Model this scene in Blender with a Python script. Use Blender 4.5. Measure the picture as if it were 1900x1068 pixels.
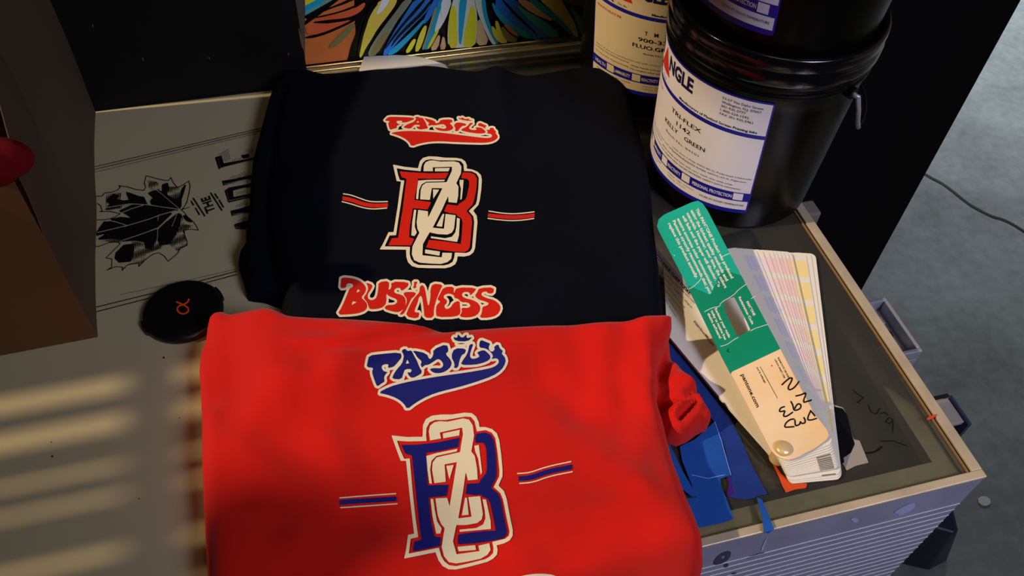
import bpy, bmesh, math, random
import numpy as np
from math import sin, cos, radians, pi
from mathutils import Vector, Matrix
from mathutils.geometry import delaunay_2d_cdt
for o in list(bpy.data.objects): bpy.data.objects.remove(o)
random.seed(7); rng = np.random.RandomState(3)
SC = bpy.context.scene; COL = SC.collection

# ------------------------------------------------------------------ camera
HC = 0.54; FPX = 1600.0
def rot3(a, b, c):
    ca, sa = cos(a), sin(a); cb, sb = cos(b), sin(b); cc, sc = cos(c), sin(c)
    return (np.array([[cb,-sb,0],[sb,cb,0],[0,0,1.]]) @ np.array([[1,0,0],[0,ca,-sa],[0,sa,ca]]) @ np.array([[cc,-sc,0],[sc,cc,0],[0,0,1.]]))
RC = rot3(radians(40.31), radians(-17.94), radians(3.96))
cd = bpy.data.cameras.new('camera'); cam = bpy.data.objects.new('camera', cd); COL.objects.link(cam)
cd.sensor_width = 36.0; cd.lens = 36.0*FPX/1900.0; cd.clip_start = 0.02; cd.clip_end = 50
M4 = Matrix.Identity(4)
for i in range(3):
    for j in range(3): M4[i][j] = float(RC[i, j])
M4[2][3] = HC
cam.matrix_world = M4
SC.camera = cam

# ------------------------------------------------------------------ light
SC.view_settings.view_transform = 'Standard'; SC.view_settings.look = 'None'
SC.view_settings.exposure = 0.0; SC.view_settings.gamma = 1.0
W = bpy.data.worlds.new('world'); SC.world = W; W.use_nodes = True
bg = W.node_tree.nodes['Background']; bg.inputs[0].default_value = (0.66, 0.62, 0.72, 1); bg.inputs[1].default_value = 0.016
def lamp(kind, name, loc, target, energy, color, **kw):
    l = bpy.data.lights.new(name, kind); l.energy = energy; l.color = color
    for k, v in kw.items(): setattr(l, k, v)
    o = bpy.data.objects.new(name, l); COL.objects.link(o); o.location = loc
    o.rotation_euler = (Vector(target)-Vector(loc)).to_track_quat('-Z', 'Y').to_euler()
    return o
lamp('SUN', 'low_warm_sun', (-2.2, 0.52, 1.9), (0.25, 0.42, 0), 3.0, (1.0, 0.78, 0.5), angle=radians(1.25))
lamp('AREA', 'window_daylight', (0.85, -0.8, 1.3), (0.36, 0.42, 0), 2.1, (0.68, 0.72, 1.0), shape='RECTANGLE', size=0.4, size_y=0.6, spread=radians(52))
lamp('AREA', 'warm_fill_light', (0.3, 0.0, 1.6), (0.0, 0.5, 0), 1.1, (1.0, 0.78, 0.45), shape='DISK', size=0.5)  # added warm fill for the dim left side and the back-rail glints
lamp('AREA', 'doorway_daylight', (2.1, 2.9, 0.7), (1.95, 1.7, -0.8), 9.0, (0.76, 0.88, 1.0), shape='RECTANGLE', size=0.5, size_y=0.7, spread=radians(64))
lamp('AREA', 'lid_highlight_light', (1.5, -1.5, 1.5), (0.4, 0.5, 0.1), 2.4, (0.55, 0.72, 1.0), shape='RECTANGLE', size=0.2, size_y=0.16)  # small light added to put blue highlights on the bucket lids

# ------------------------------------------------------------------ projection helpers
def ray(u, v): return RC @ np.array([(u-950)/FPX, -(v-534)/FPX, -1.0])
def up(u, v, z=0.0):
    d = ray(u, v); t = (z-HC)/d[2]; return np.array([d[0]*t, d[1]*t, z])
def upY(u, v, y):
    d = ray(u, v); t = y/d[1]; return np.array([d[0]*t, y, HC+d[2]*t])
def upX(u, v, x):
    d = ray(u, v); t = x/d[0]; return np.array([x, d[1]*t, HC+d[2]*t])
def zpt(ox, oy, s):                      # reading a zoomed crop: its origin and scale
    return lambda L: [(ox+x/s, oy+y/s) for x, y in L]

# ------------------------------------------------------------------ materials
def lin(c):
    return tuple(((v/255)/12.92 if v/255 <= .04045 else ((v/255+.055)/1.055)**2.4) for v in c)
MATS = {}
def mat(name, rgb, rough=.6, spec=.4, metal=0, noise=None, bump=None, rgb2=None, coat=0, sheen=0):
    if name in MATS: return MATS[name]
    m = bpy.data.materials.new(name); m.use_nodes = True; nt = m.node_tree; b = nt.nodes['Principled BSDF']
    c = lin(rgb); b.inputs['Base Color'].default_value = (*c, 1)
    b.inputs['Roughness'].default_value = rough; b.inputs['Specular IOR Level'].default_value = spec
    b.inputs['Metallic'].default_value = metal; b.inputs['Coat Weight'].default_value = coat
    b.inputs['Sheen Weight'].default_value = sheen
    tc = nt.nodes.new('ShaderNodeTexCoord')
    if noise:
        n = nt.nodes.new('ShaderNodeTexNoise'); n.inputs['Scale'].default_value = noise[0]; n.inputs['Detail'].default_value = 5
        nt.links.new(tc.outputs['Object'], n.inputs['Vector'])
        r = nt.nodes.new('ShaderNodeMapRange'); r.inputs['From Min'].default_value = .35; r.inputs['From Max'].default_value = .65
        nt.links.new(n.outputs['Fac'], r.inputs['Value'])
        mx = nt.nodes.new('ShaderNodeMix'); mx.data_type = 'RGBA'
        c2 = lin(rgb2) if rgb2 else tuple(v*(1-noise[1]) for v in c)
        mx.inputs[6].default_value = (*c, 1); mx.inputs[7].default_value = (*c2, 1)
        nt.links.new(r.outputs[0], mx.inputs[0]); nt.links.new(mx.outputs[2], b.inputs['Base Color'])
    if bump:
        n2 = nt.nodes.new('ShaderNodeTexNoise'); n2.inputs['Scale'].default_value = bump[0]; n2.inputs['Detail'].default_value = 3
        nt.links.new(tc.outputs['Object'], n2.inputs['Vector'])
        bp = nt.nodes.new('ShaderNodeBump'); bp.inputs['Strength'].default_value = bump[1]; bp.inputs['Distance'].default_value = bump[2]
        nt.links.new(n2.outputs['Fac'], bp.inputs['Height']); nt.links.new(bp.outputs[0], b.inputs['Normal'])
    MATS[name] = m; return m
M_RED = mat('red_cotton', (205, 22, 10), .9, .15, noise=(9, .12), bump=(900, .25, .0006), sheen=.1)
M_NAVY = mat('navy_cotton', (5, 7, 17), .95, .1, noise=(9, .2), bump=(900, .3, .0006))
M_CREAM = mat('cream_ink', (226, 212, 178), .65, .15)
M_REDINK = mat('red_ink', (206, 34, 20), .6, .15)
M_BLUEINK = mat('blue_ink', (20, 24, 104), .6, .15)
M_INK = mat('black_ink', (12, 11, 10), .6, .2)
M_THIN = mat('grey_ink', (62, 58, 48), .6, .2)
M_PAPER = mat('poster_paper', (182, 170, 132), .42, .4, noise=(3, .06))
M_WHITE = mat('white_paper', (226, 216, 196), .6, .3)
M_FRAME = mat('anodised_frame', (196, 178, 148), .42, .5, metal=.25, noise=(30, .2), bump=(160, .1, .0004))
M_FRAMEB = mat('bright_aluminium', (240, 230, 196), .14, .5, metal=1)
M_SEAL = mat('dark_seal', (38, 32, 22), .6, .3)
M_LEDGE = mat('dusty_gasket', (232, 218, 172), .8, .2, noise=(60, .15))
M_BASE = mat('exposure_bed', (92, 84, 62), .7, .2, noise=(14, .35))
M_SIDE = mat('painted_siding', (150, 146, 164), .5, .35, noise=(22, .14))
M_RIB = mat('rib_edge', (206, 200, 202), .4, .4)
M_BUCKET = mat('black_plastic', (8, 6, 4), .3, .15, noise=(40, .3))
M_LID = mat('lid_plastic', (10, 9, 9), .16, .5)
M_LABEL = mat('label_white', (226, 218, 222), .45, .35, noise=(14, .06))
M_LBLUE = mat('label_blue', (24, 26, 140), .4, .4)
M_LNAVY = mat('label_navy', (20, 22, 66), .45, .35)
M_LRED = mat('label_red', (205, 40, 28), .45, .35)
M_LGREY = mat('label_faint', (120, 112, 124), .6, .2)
M_BLACK = mat('matte_black', (17, 15, 12), .75, .2, noise=(7, .35))
M_PANEL = mat('black_panel_paint', (13, 12, 13), .8, .15, noise=(5, .3))
M_CHIP = mat('chipped_wood', (120, 92, 60), .8, .2)
M_KRAFT = mat('kraft_paper', (106, 74, 38), .8, .2, noise=(6, .2), bump=(25, .3, .002))
M_KRAFTG = mat('kraft_side', (88, 72, 52), .75, .25, noise=(6, .2), bump=(18, .3, .002))  # greyer kraft: the side's reflected light is put into its colour
M_CAP = mat('cap_plastic', (12, 11, 11), .35, .5)
M_ORANGE = mat('emblem_orange', (232, 78, 24), .5, .3)
M_TAPE = mat('blue_tape', (20, 78, 160), .7, .25, noise=(35, .18), bump=(260, .5, .0005))
M_TAPED = mat('blue_tape_worn', (24, 52, 126), .7, .25, noise=(35, .25), bump=(260, .5, .0005))
M_OTAPE = mat('orange_tape', (206, 74, 26), .7, .2)
M_SILV = mat('silver_scrap', (150, 140, 128), .5, .4)
M_GREEN = mat('cover_green', (0, 136, 98), .5, .35, noise=(22, .14))
M_GREEN2 = mat('cover_teal', (18, 168, 140), .5, .35, noise=(22, .08))
M_BEIGE = mat('cover_cream', (236, 205, 162), .5, .3, noise=(18, 0.0), rgb2=(232, 190, 132))
M_RIVET = mat('brass_rivet', (232, 200, 140), .3, .5, metal=.3)
M_METAL = mat('cast_metal', (170, 168, 176), .35, .5, metal=.5, bump=(120, .3, .001))
M_BIN = mat('dark_blue_plastic', (34, 42, 64), .4, .4)
M_SCRATCH = mat('scratch', (168, 172, 200), .6, .2)
M_STAIN = mat('stain', (70, 68, 84), .6, .2)
M_TAUPE = mat('swatch_code', (112, 104, 88), .6, .2)
M_PURP = mat('purple_mark', (60, 20, 110), .6, .2)

# concrete
fm = bpy.data.materials.new('concrete'); fm.use_nodes = True; nt = fm.node_tree; b = nt.nodes['Principled BSDF']
tc = nt.nodes.new('ShaderNodeTexCoord'); n1 = nt.nodes.new('ShaderNodeTexNoise'); n1.inputs['Scale'].default_value = 5; n1.inputs['Detail'].default_value = 8
n2 = nt.nodes.new('ShaderNodeTexNoise'); n2.inputs['Scale'].default_value = 45; n2.inputs['Detail'].default_value = 6
cr = nt.nodes.new('ShaderNodeValToRGB'); cr.color_ramp.elements[0].position = .36; cr.color_ramp.elements[1].position = .66
cr.color_ramp.elements[0].color = (*lin((126, 126, 122)), 1); cr.color_ramp.elements[1].color = (*lin((164, 166, 162)), 1)
ad = nt.nodes.new('ShaderNodeMath'); ad.operation = 'MULTIPLY_ADD'; ad.inputs[1].default_value = .35
nt.links.new(tc.outputs['Object'], n1.inputs['Vector']); nt.links.new(tc.outputs['Object'], n2.inputs['Vector'])
ad2 = nt.nodes.new('ShaderNodeMath'); ad2.operation = 'MULTIPLY'; ad2.inputs[1].default_value = .65
nt.links.new(n1.outputs['Fac'], ad2.inputs[0]); nt.links.new(n2.outputs['Fac'], ad.inputs[0]); nt.links.new(ad2.outputs[0], ad.inputs[2])
nt.links.new(ad.outputs[0], cr.inputs[0]); nt.links.new(cr.outputs[0], b.inputs['Base Color']); b.inputs['Roughness'].default_value = .75

# thin clear glass with some dust
gm = bpy.data.materials.new('case_glass'); gm.use_nodes = True; nt = gm.node_tree; nt.nodes.remove(nt.nodes['Principled BSDF'])
out = nt.nodes['Material Output']; tr = nt.nodes.new('ShaderNodeBsdfTransparent'); tr.inputs[0].default_value = (.92, .91, .84, 1)
gl = nt.nodes.new('ShaderNodeBsdfGlossy'); gl.inputs['Roughness'].default_value = .12; fr = nt.nodes.new('ShaderNodeFresnel'); fr.inputs[0].default_value = 1.5
mx = nt.nodes.new('ShaderNodeMixShader'); df = nt.nodes.new('ShaderNodeBsdfDiffuse'); df.inputs[0].default_value = (.4, .38, .3, 1)
mx2 = nt.nodes.new('ShaderNodeMixShader'); mx2.inputs[0].default_value = .06
nt.links.new(fr.outputs[0], mx.inputs[0]); nt.links.new(tr.outputs[0], mx.inputs[1]); nt.links.new(gl.outputs[0], mx.inputs[2])
nt.links.new(mx.outputs[0], mx2.inputs[1]); nt.links.new(df.outputs[0], mx2.inputs[2]); nt.links.new(mx2.outputs[0], out.inputs[0])
M_GLASS = gm

# ------------------------------------------------------------------ mesh builder
class MB:
    def __init__(s): s.v = []; s.f = []; s.m = []; s.mats = []
    def mi(s, m):
        if m not in s.mats: s.mats.append(m)
        return s.mats.index(m)
    def add(s, V, F, m):
        k = len(s.v); i = s.mi(m); s.v += [tuple(float(c) for c in p) for p in V]
        s.f += [tuple(a+k for a in f) for f in F]; s.m += [i]*len(F)
    def box(s, a, b, m):
        x0, y0, z0 = a; x1, y1, z1 = b
        V = [(x0,y0,z0),(x1,y0,z0),(x1,y1,z0),(x0,y1,z0),(x0,y0,z1),(x1,y0,z1),(x1,y1,z1),(x0,y1,z1)]
        s.add(V, [(0,3,2,1),(4,5,6,7),(0,1,5,4),(1,2,6,5),(2,3,7,6),(3,0,4,7)], m)
    def tube(s, P, r, m, n=10, cap=True):
        P = [Vector([float(c) for c in p]) for p in P]; V = []; F = []; N = len(P); pn = None
        for i, p in enumerate(P):
            t = (P[min(i+1, N-1)]-P[max(i-1, 0)]).normalized()
            a = Vector((0,0,1)) if abs(t.z) < .9 else Vector((1,0,0))
            if pn is not None: a = pn
            u = (a-t*a.dot(t)).normalized(); pn = u; w = t.cross(u); rr = r[i] if isinstance(r, (list, tuple)) else r
            for k in range(n): V.append(p+(u*cos(2*pi*k/n)+w*sin(2*pi*k/n))*rr)
        for i in range(N-1):
            for k in range(n): F.append((i*n+k, i*n+(k+1)%n, (i+1)*n+(k+1)%n, (i+1)*n+k))
        if cap: F += [tuple(range(n-1, -1, -1)), tuple((N-1)*n+k for k in range(n))]
        s.add(V, F, m)
    def lathe(s, prof, m, c=(0,0,0), n=96):       # prof: list of (r, z)
        V = []; F = []
        for r, z in prof:
            for k in range(n): V.append((c[0]+r*cos(2*pi*k/n), c[1]+r*sin(2*pi*k/n), c[2]+z))
        for i in range(len(prof)-1):
            for k in range(n): F.append((i*n+k, i*n+(k+1)%n, (i+1)*n+(k+1)%n, (i+1)*n+k))
        s.add(V, F, m)
    def prism(s, P, th, m, d=None):               # closed polygon given thickness th along -d (default down)
        P = [np.array(p, float) for p in P]; n = len(P); d = np.array((0,0,-1.) if d is None else d)
        s.add(P+[p+d*th for p in P], [tuple(range(n)), tuple(range(2*n-1, n-1, -1))]+[(i, n+i, n+(i+1)%n, (i+1)%n) for i in range(n)], m)
    def build(s, name, parent=None, smooth=False, bevel=0):
        me = bpy.data.meshes.new(name); me.from_pydata(s.v, [], s.f); me.update()
        for m in s.mats: me.materials.append(m)
        me.polygons.foreach_set('material_index', s.m)
        if smooth: me.polygons.foreach_set('use_smooth', [True]*len(me.polygons))
        o = bpy.data.objects.new(name, me); COL.objects.link(o)
        bm = bmesh.new(); bm.from_mesh(me); bmesh.ops.recalc_face_normals(bm, faces=bm.faces) if not getattr(s, 'keep', False) else None; bm.to_mesh(me); bm.free()
        if parent is not None:
            o.parent = parent; L = parent.location
            me.transform(Matrix.Translation(-Vector(L)))
        if bevel:
            bv = o.modifiers.new('bevel', 'BEVEL'); bv.width = bevel; bv.segments = 2; bv.limit_method = 'ANGLE'
        return o
def thing(name, label, cat, loc=(0,0,0), group=None):
    o = bpy.data.objects.new(name, None); COL.objects.link(o); o.location = loc
    o.empty_display_size = .05; o['label'] = label; o['category'] = cat
    if group: o['group'] = group
    return o
def tag(o, label, cat, group=None):
    o['label'] = label; o['category'] = cat
    if group: o['group'] = group
    return o
def struct(o): o['kind'] = 'structure'; return o

# ------------------------------------------------------------------ printed shapes: outlines -> distance fields -> meshes laid on a surface
def pdist(P, poly, closed=True):
    A = np.array(poly, float); B = np.roll(A, -1, 0)
    if not closed: A = A[:-1]; B = B[:-1]
    best = np.full(len(P), 1e9)
    for a, b_ in zip(A, B):
        d = b_-a; L = d@d
        if L < 1e-12: continue
        t = np.clip(((P-a)@d)/L, 0, 1); q = P-a-t[:, None]*d
        best = np.minimum(best, (q*q).sum(1))
    return np.sqrt(best)
def inside(P, poly):
    A = np.array(poly, float); B = np.roll(A, -1, 0); c = np.zeros(len(P), bool); x, y = P[:, 0], P[:, 1]
    for a, b_ in zip(A, B):
        if a[1] == b_[1]: continue
        m = ((a[1] > y) != (b_[1] > y)) & (x < (b_[0]-a[0])*(y-a[1])/(b_[1]-a[1])+a[0]); c ^= m
    return c
def poly(pts):
    return lambda P: np.where(inside(P, pts), -1, 1)*pdist(P, pts)
def polys(L): fs = [poly(p) for p in L]; return lambda P: np.min([f(P) for f in fs], 0)
def stroke(pts, w): return lambda P: pdist(P, pts, False)-w/2
def strokes(L, w): fs = [stroke(p, w) for p in L]; return lambda P: np.min([f(P) for f in fs], 0)
def grow(f, d): return lambda P: f(P)-d
def minus(f, g): return lambda P: np.maximum(f(P), -g(P))
def inter(f, g): return lambda P: np.maximum(f(P), g(P))
def union(*fs): return lambda P: np.min([f(P) for f in fs], 0)
def smooth(pts, k=2, closed=True):
    P = [np.array(p, float) for p in pts]
    for _ in range(k):
        Q = []; n = len(P)
        for i in range(n if closed else n-1):
            a, b_ = P[i], P[(i+1) % n]; Q += [a*.75+b_*.25, a*.25+b_*.75]
        if not closed: Q = [P[0]]+Q+[P[-1]]
        P = Q
    return [tuple(p) for p in P]
def contour(f, bbox, st):
    x0, y0, x1, y1 = bbox; nx = int((x1-x0)/st)+2; ny = int((y1-y0)/st)+2
    X, Y = np.meshgrid(x0+np.arange(nx)*st, y0+np.arange(ny)*st); G = np.stack([X.ravel(), Y.ravel()], 1)
    D = f(G).reshape(ny, nx); D[np.abs(D) < 1e-6] = 1e-6
    V = []; idx = {}; F = []
    def cv(i, j):
        k = (i, j)
        if k not in idx: idx[k] = len(V); V.append((x0+j*st, y0+i*st))
        return idx[k]
    def ev(i, j, i2, j2):
        if (i2, j2) < (i, j): i, j, i2, j2 = i2, j2, i, j
        k = (i, j, i2, j2)
        if k not in idx:
            t = D[i, j]/(D[i, j]-D[i2, j2]); idx[k] = len(V); V.append((x0+(j+(j2-j)*t)*st, y0+(i+(i2-i)*t)*st))
        return idx[k]
    ins = D < 0
    any_ = ins[:-1, :-1] | ins[1:, :-1] | ins[:-1, 1:] | ins[1:, 1:]
    for i, j in np.argwhere(any_):
        c = [(i, j), (i, j+1), (i+1, j+1), (i+1, j)]; q = []
        for k in range(4):
            a, b_ = c[k], c[(k+1) % 4]
            if ins[a]: q.append(cv(*a))
            if ins[a] != ins[b_]: q.append(ev(*a, *b_))
        if len(q) >= 3: F.append(tuple(q))
    return V, F
def lay(mb, f, bbox, st, surf, m):
    V, F = contour(f, bbox, st)
    if V: mb.add([surf(x, y) for x, y in V], F, m)
def bb(L, pad=6):
    A = np.array([p for q in L for p in q]); return (A[:, 0].min()-pad, A[:, 1].min()-pad, A[:, 0].max()+pad, A[:, 1].max()+pad)
# lettering: Blender's own font turned into triangles, set along a baseline of points
_txt = {}
def glyphs(s, bold=0.0):
    k = (s, bold)
    if k not in _txt:
        c = bpy.data.curves.new('t', 'FONT'); c.body = s; c.resolution_u = 2; c.offset = bold
        o = bpy.data.objects.new('t', c); COL.objects.link(o); bpy.context.view_layer.update()
        me = o.evaluated_get(bpy.context.evaluated_depsgraph_get()).to_mesh()
        V = [(v.co.x, v.co.y) for v in me.vertices]; F = [tuple(p.vertices) for p in me.polygons]
        bpy.data.objects.remove(o); bpy.data.curves.remove(c); _txt[k] = (V, F)
    return _txt[k]
def text(mb, s, base, upv, surf, m, bold=0.0):
    """base: polyline of the baseline, upv: vector for the cap height"""
    V, F = glyphs(s, bold)
    if not V: return
    A = np.array(V); x0, x1 = A[:, 0].min(), A[:, 0].max(); B = np.array(base, float)
    L = np.r_[0, np.cumsum(np.hypot(*np.diff(B, axis=0).T))]; T = (A[:, 0]-x0)/(x1-x0)*L[-1]
    bx = np.interp(T, L, B[:, 0]); by = np.interp(T, L, B[:, 1]); cap = .73
    mb.add([surf(x+y/cap*upv[0], y_+y/cap*upv[1]) for x, y_, (_, y) in zip(bx, by, V)], F, m)
def warp_fit(src, dst, quad=True):
    S = np.array(src, float); D = np.array(dst, float); c = S.mean(0); s = S.std()
    def B(P):
        P = (np.atleast_2d(np.array(P, float))-c)/s; x, y = P[:, 0], P[:, 1]
        cols = [np.ones(len(x)), x, y]+([x*y, x*x, y*y] if quad else [])
        return np.stack(cols, 1)
    K = np.linalg.lstsq(B(S), D, rcond=None)[0]
    return lambda L: [tuple(p) for p in B(L) @ K]

# ------------------------------------------------------------------ room
FZ = -0.80
mb = MB(); mb.box((-2.2, -1.6, FZ-.05), (3.4, 3.2, FZ), fm); floor = struct(mb.build('floor'))
mb = MB()
ck = smooth([(1600, 250), (1680, 300), (1728, 330), (1745, 338), (1765, 352), (1782, 366), (1800, 380), (1820, 391), (1842, 402), (1862, 407), (1880, 416), (1905, 432), (1960, 462), (2060, 500), (2200, 580)], 1, False)
lay(mb, stroke(ck, 4.2), bb([ck], 8), 1.5, lambda u, v: up(u, v, FZ+.001), M_SEAL); mb.build('crack', floor)
wl = mat('wall_paint', (96, 94, 90), .8, .2, noise=(3, .15))
mb = MB(); mb.box((-2.2, 3.2, FZ), (3.4, 3.3, 2.2), wl); struct(mb.build('wall_back'))
mb = MB()
for a_ in (((-2.3, -1.6, FZ), (-2.2, 3.3, 1.12)), ((-2.3, -1.6, 2.2), (-2.2, 3.3, 2.8)), ((-2.3, -1.6, 1.12), (-2.2, .02, 2.2)), ((-2.3, .92, 1.12), (-2.2, 3.3, 2.2))): mb.box(*a_, wl)
struct(mb.build('wall_left'))  # unseen wall, its opening shaped to keep the sun on the table
mb = MB(); mf = mat('window_frame', (120, 112, 98), .5, .3)
for a_ in (((-2.29, .02, 1.12), (-2.21, .05, 2.2)), ((-2.29, .89, 1.12), (-2.21, .92, 2.2)), ((-2.29, .05, 1.12), (-2.21, .89, 1.15)), ((-2.29, .05, 2.17), (-2.21, .89, 2.2))): mb.box(*a_, mf)
struct(mb.build('window_1'))
mb = MB(); mb.box((3.4, -1.6, FZ), (3.5, 3.3, 2.2), wl); struct(mb.build('wall_right'))

# tall black partition behind the case
mb = MB(); mb.box((-1.05, .802, FZ), (.93, .84, 1.5), M_PANEL)
tag(mb.build('black_partition', bevel=.002), 'tall flat black partition standing on the floor behind the glass-topped case', 'partition')

# ------------------------------------------------------------------ glass-topped case
XL, XR, YF, YB = -.66, .427, .191, .772; GX = .4133; GYF = .1975; GYB = .757
case = thing('glass_top_case', 'long glass-topped metal case with a ribbed lavender-grey front under everything', 'display case', ((XL+XR)/2, (YF+YB)/2, FZ))
def band(mb, x0, y0, x1, y1, z0, z1, m): mb.box((x0, y0, z0), (x1, y1, z1), m)
mb = MB(); mb.box((XL, YF, -.0028), (XR, GYF, .0), M_FRAME); mb.box((XL, YF+.0045, -.028), (XR, GYF, -.0028), M_FRAME); mb.build('rail', case, bevel=.0008)
mb = MB(); mb.box((XR-.0085, GYF, -.028), (XR, YB, .0), M_FRAME); mb.box((XR-.0109, GYF, -.01), (XR-.0085, GYB, -.003), M_SEAL)
mb.box((XR-.0127, GYF, -.01), (XR-.0109, GYB, .0003), M_CHIP); mb.build('rail', case, bevel=.0006)
mb = MB(); mb.box((XL, GYB, -.028), (XR-.0085, YB, -.002), M_FRAME)
mb.tube([(XL, YB-.0032, .0002), (XR-.009, YB-.0032, .0002)], .0016, M_FRAMEB, 14); mb.tube([(XL, YB-.010, -.0008), (XR-.009, YB-.010, -.0008)], .0018, M_FRAMEB, 14); mb.build('rail', case)
mb = MB(); mb.box((XL, GYF, -.0045), (GX, GYB, -.0005), M_GLASS); mb.build('glass_pane', case)
mb = MB()
mb.box((XL, GYF, -.016), (GX, .2131, -.006), M_LEDGE); mb.box((.3985, .2131, -.016), (GX, .747, -.006), M_LEDGE)
mb.box((XL, .7445, -.016), (GX, GYB, -.006), M_LEDGE); mb.box((XL, .7425, -.008), (GX, .7445, -.0052), M_FRAMEB); mb.build('gasket', case)
mb = MB(); mb.box((XL+.005, YF+.005, -.045), (XR-.005, YB-.007, -.04), M_BASE); mb.build('exposure_bed', case)
mb = MB(); mb.box((XL, YF+.0006, FZ+.05), (XR-.001, YF+.004, -.003), M_SIDE)
z = -.0425
while z > -.30:
    mb.box((XL if z < -.045 else .2194-.06, YF+.0001, z-.00042), (XR-.001, YF+.0008, z+.00042), M_RIB); z -= .0098
S_front = lambda u, v: upY(u, v, YF+.0003)
q = zpt(1280, 880, 4.524)
st1 = smooth(q([(190,745),(240,670),(340,632),(348,680),(300,735),(220,765)]), 1); lay(mb, minus(poly(st1), poly(q([(262,700),(275,682),(300,685),(290,705)]))), bb([st1]), 1, S_front, M_STAIN)
for s_ in ([(1705,320),(1800,262),(1895,228),(1885,290),(1760,352),(1745,330)], [(1345,372),(1385,360),(1420,378),(1412,402),(1380,405)], [(590,640),(640,530),(655,530),(610,650)]):
    s1 = smooth(q(s_), 1); lay(mb, poly(s1), bb([s1]), 1, S_front, M_SCRATCH)
for s_ in ([(280,770),(300,745),(325,745),(320,775),(300,790)], [(345,830),(380,818),(400,828),(360,842)], [(460,700),(620,650),(630,660),(480,708)]):
    s1 = smooth(q(s_), 1); lay(mb, poly(s1), bb([s1]), 1, S_front, M_STAIN)
mb.build('ribbed_panel', case)
mb = MB(); mb.box((XR-.004, YF+.004, FZ+.05), (XR-.001, YB-.002, -.0275), M_SIDE); mb.build('side_panel', case)
mb = MB(); mb.box((XL, YB-.006, FZ+.05), (XR-.004, YB-.002, -.0275), M_SIDE); mb.build('back_panel', case)
mb = MB(); mb.box((XL, YF+.004, FZ+.05), (XL+.004, YB-.006, -.0275), M_SIDE); mb.build('end_panel', case)
for fx in (XL+.06, XR-.06):
    for fy in (YF+.06, YB-.06):
        mb = MB(); mb.box((fx-.03, fy-.03, FZ), (fx+.03, fy+.03, FZ+.05), M_BLACK); mb.build('foot', case)
# cast metal latch housing and a clip on the right side
mb = MB(); x0, x1, y0, y1 = XR-.001, .4665, .316, .376
mb.box((x0, y0, -.075), (x1, y1, -.040), M_METAL)
for a in (((x0, y0, -.04), (x1, y0+.004, -.028)), ((x0, y1-.004, -.04), (x1, y1, -.028)), ((x1-.004, y0+.004, -.04), (x1, y1-.004, -.028))): mb.box(*a, M_METAL)
mb.box((x0, .352, -.04), (x1-.012, .36, -.032), M_METAL)
mb.lathe([(.0001, .009), (.003, .009), (.003, .006), (.0065, .0085), (.008, .006), (.008, 0)], M_FRAMEB, (.447, .341, -.04), 32)
mb.build('latch_housing', case, bevel=.001)
mb = MB(); mb.box((XR-.001, .248, -.034), (.462, .273, -.030), M_SILV); mb.box((XR-.001, .2695, -.030), (.462, .2735, -.027), M_FRAMEB)
mb.box((.4615, .244, -.05), (.4655, .272, -.0285), M_BIN); mb.build('side_clip', case, bevel=.0006)
# writing and smears on the glass
S_glass = lambda u, v: up(u, v, .0)
q = zpt(1500, 680, 2.7525); mb = MB()
sc_ = [q(s_) for s_ in ([(228,120),(262,147),(282,157),(250,182),(262,186)], [(305,195),(318,228),(345,242),(365,212)], [(365,238),(390,233),(405,247)], [(430,268),(410,260),(395,280),(415,291),(432,272),(430,330)], [(372,380),(430,378),(500,402)])]
lay(mb, strokes(sc_, 1.6), bb(sc_), .8, S_glass, M_INK)
sc2 = [q([(295,441),(330,437),(350,428),(372,410)])]; lay(mb, strokes(sc2, 3.6), bb(sc2), .8, S_glass, M_INK)
mb.build('marker_writing', case)
mb = MB(); rp = smooth(q([(600,262),(640,245),(664,240),(640,262),(610,275)]), 1); lay(mb, poly(rp), bb([rp]), 1, lambda u, v: up(u, v, .0006), mat('red_smear', (190, 60, 30), .7)); mb.build('red_smear', case)

# ------------------------------------------------------------------ leaf poster
S_post = lambda u, v: up(u, v, .0022)
mb = MB(); mb.box((-.62, .08+.12, .0002), (.06, .7365, .0014), M_PAPER)
q = zpt(170, 320, 5.623)
leaf = q([(-40,260),(50,247),(110,245),(140,210),(210,205),(270,182),(302,150),(282,135),(380,150),(460,175),(545,185),(566,150),(550,110),(570,32),(620,45),(672,60),(740,76),(800,84),(830,50),(850,100),(895,155),(950,130),(1015,88),(1028,140),(1020,200),(995,310),(960,368),(935,388),(1020,360)])
leaf2 = q([(935,388),(965,410),(1000,460),(1060,510),(1090,550),(1115,600),(1040,590),(960,600),(975,660),(1000,720),(990,762),(930,782),(900,840),(800,925),(760,870),(700,835),(640,850),(560,910),(490,980),(495,945),(430,950),(370,965),(320,1020),(325,985),(250,980),(160,1018),(210,985),(212,900),(150,890),(230,810),(300,740),(275,722),(180,730),(70,772),(-20,740)])
ex = [q([(60,320),(95,345),(110,400),(85,405),(200,405),(300,430),(230,470),(150,490),(0,495)])]
inkl = strokes([leaf, leaf2]+ex, 1.35)
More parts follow.
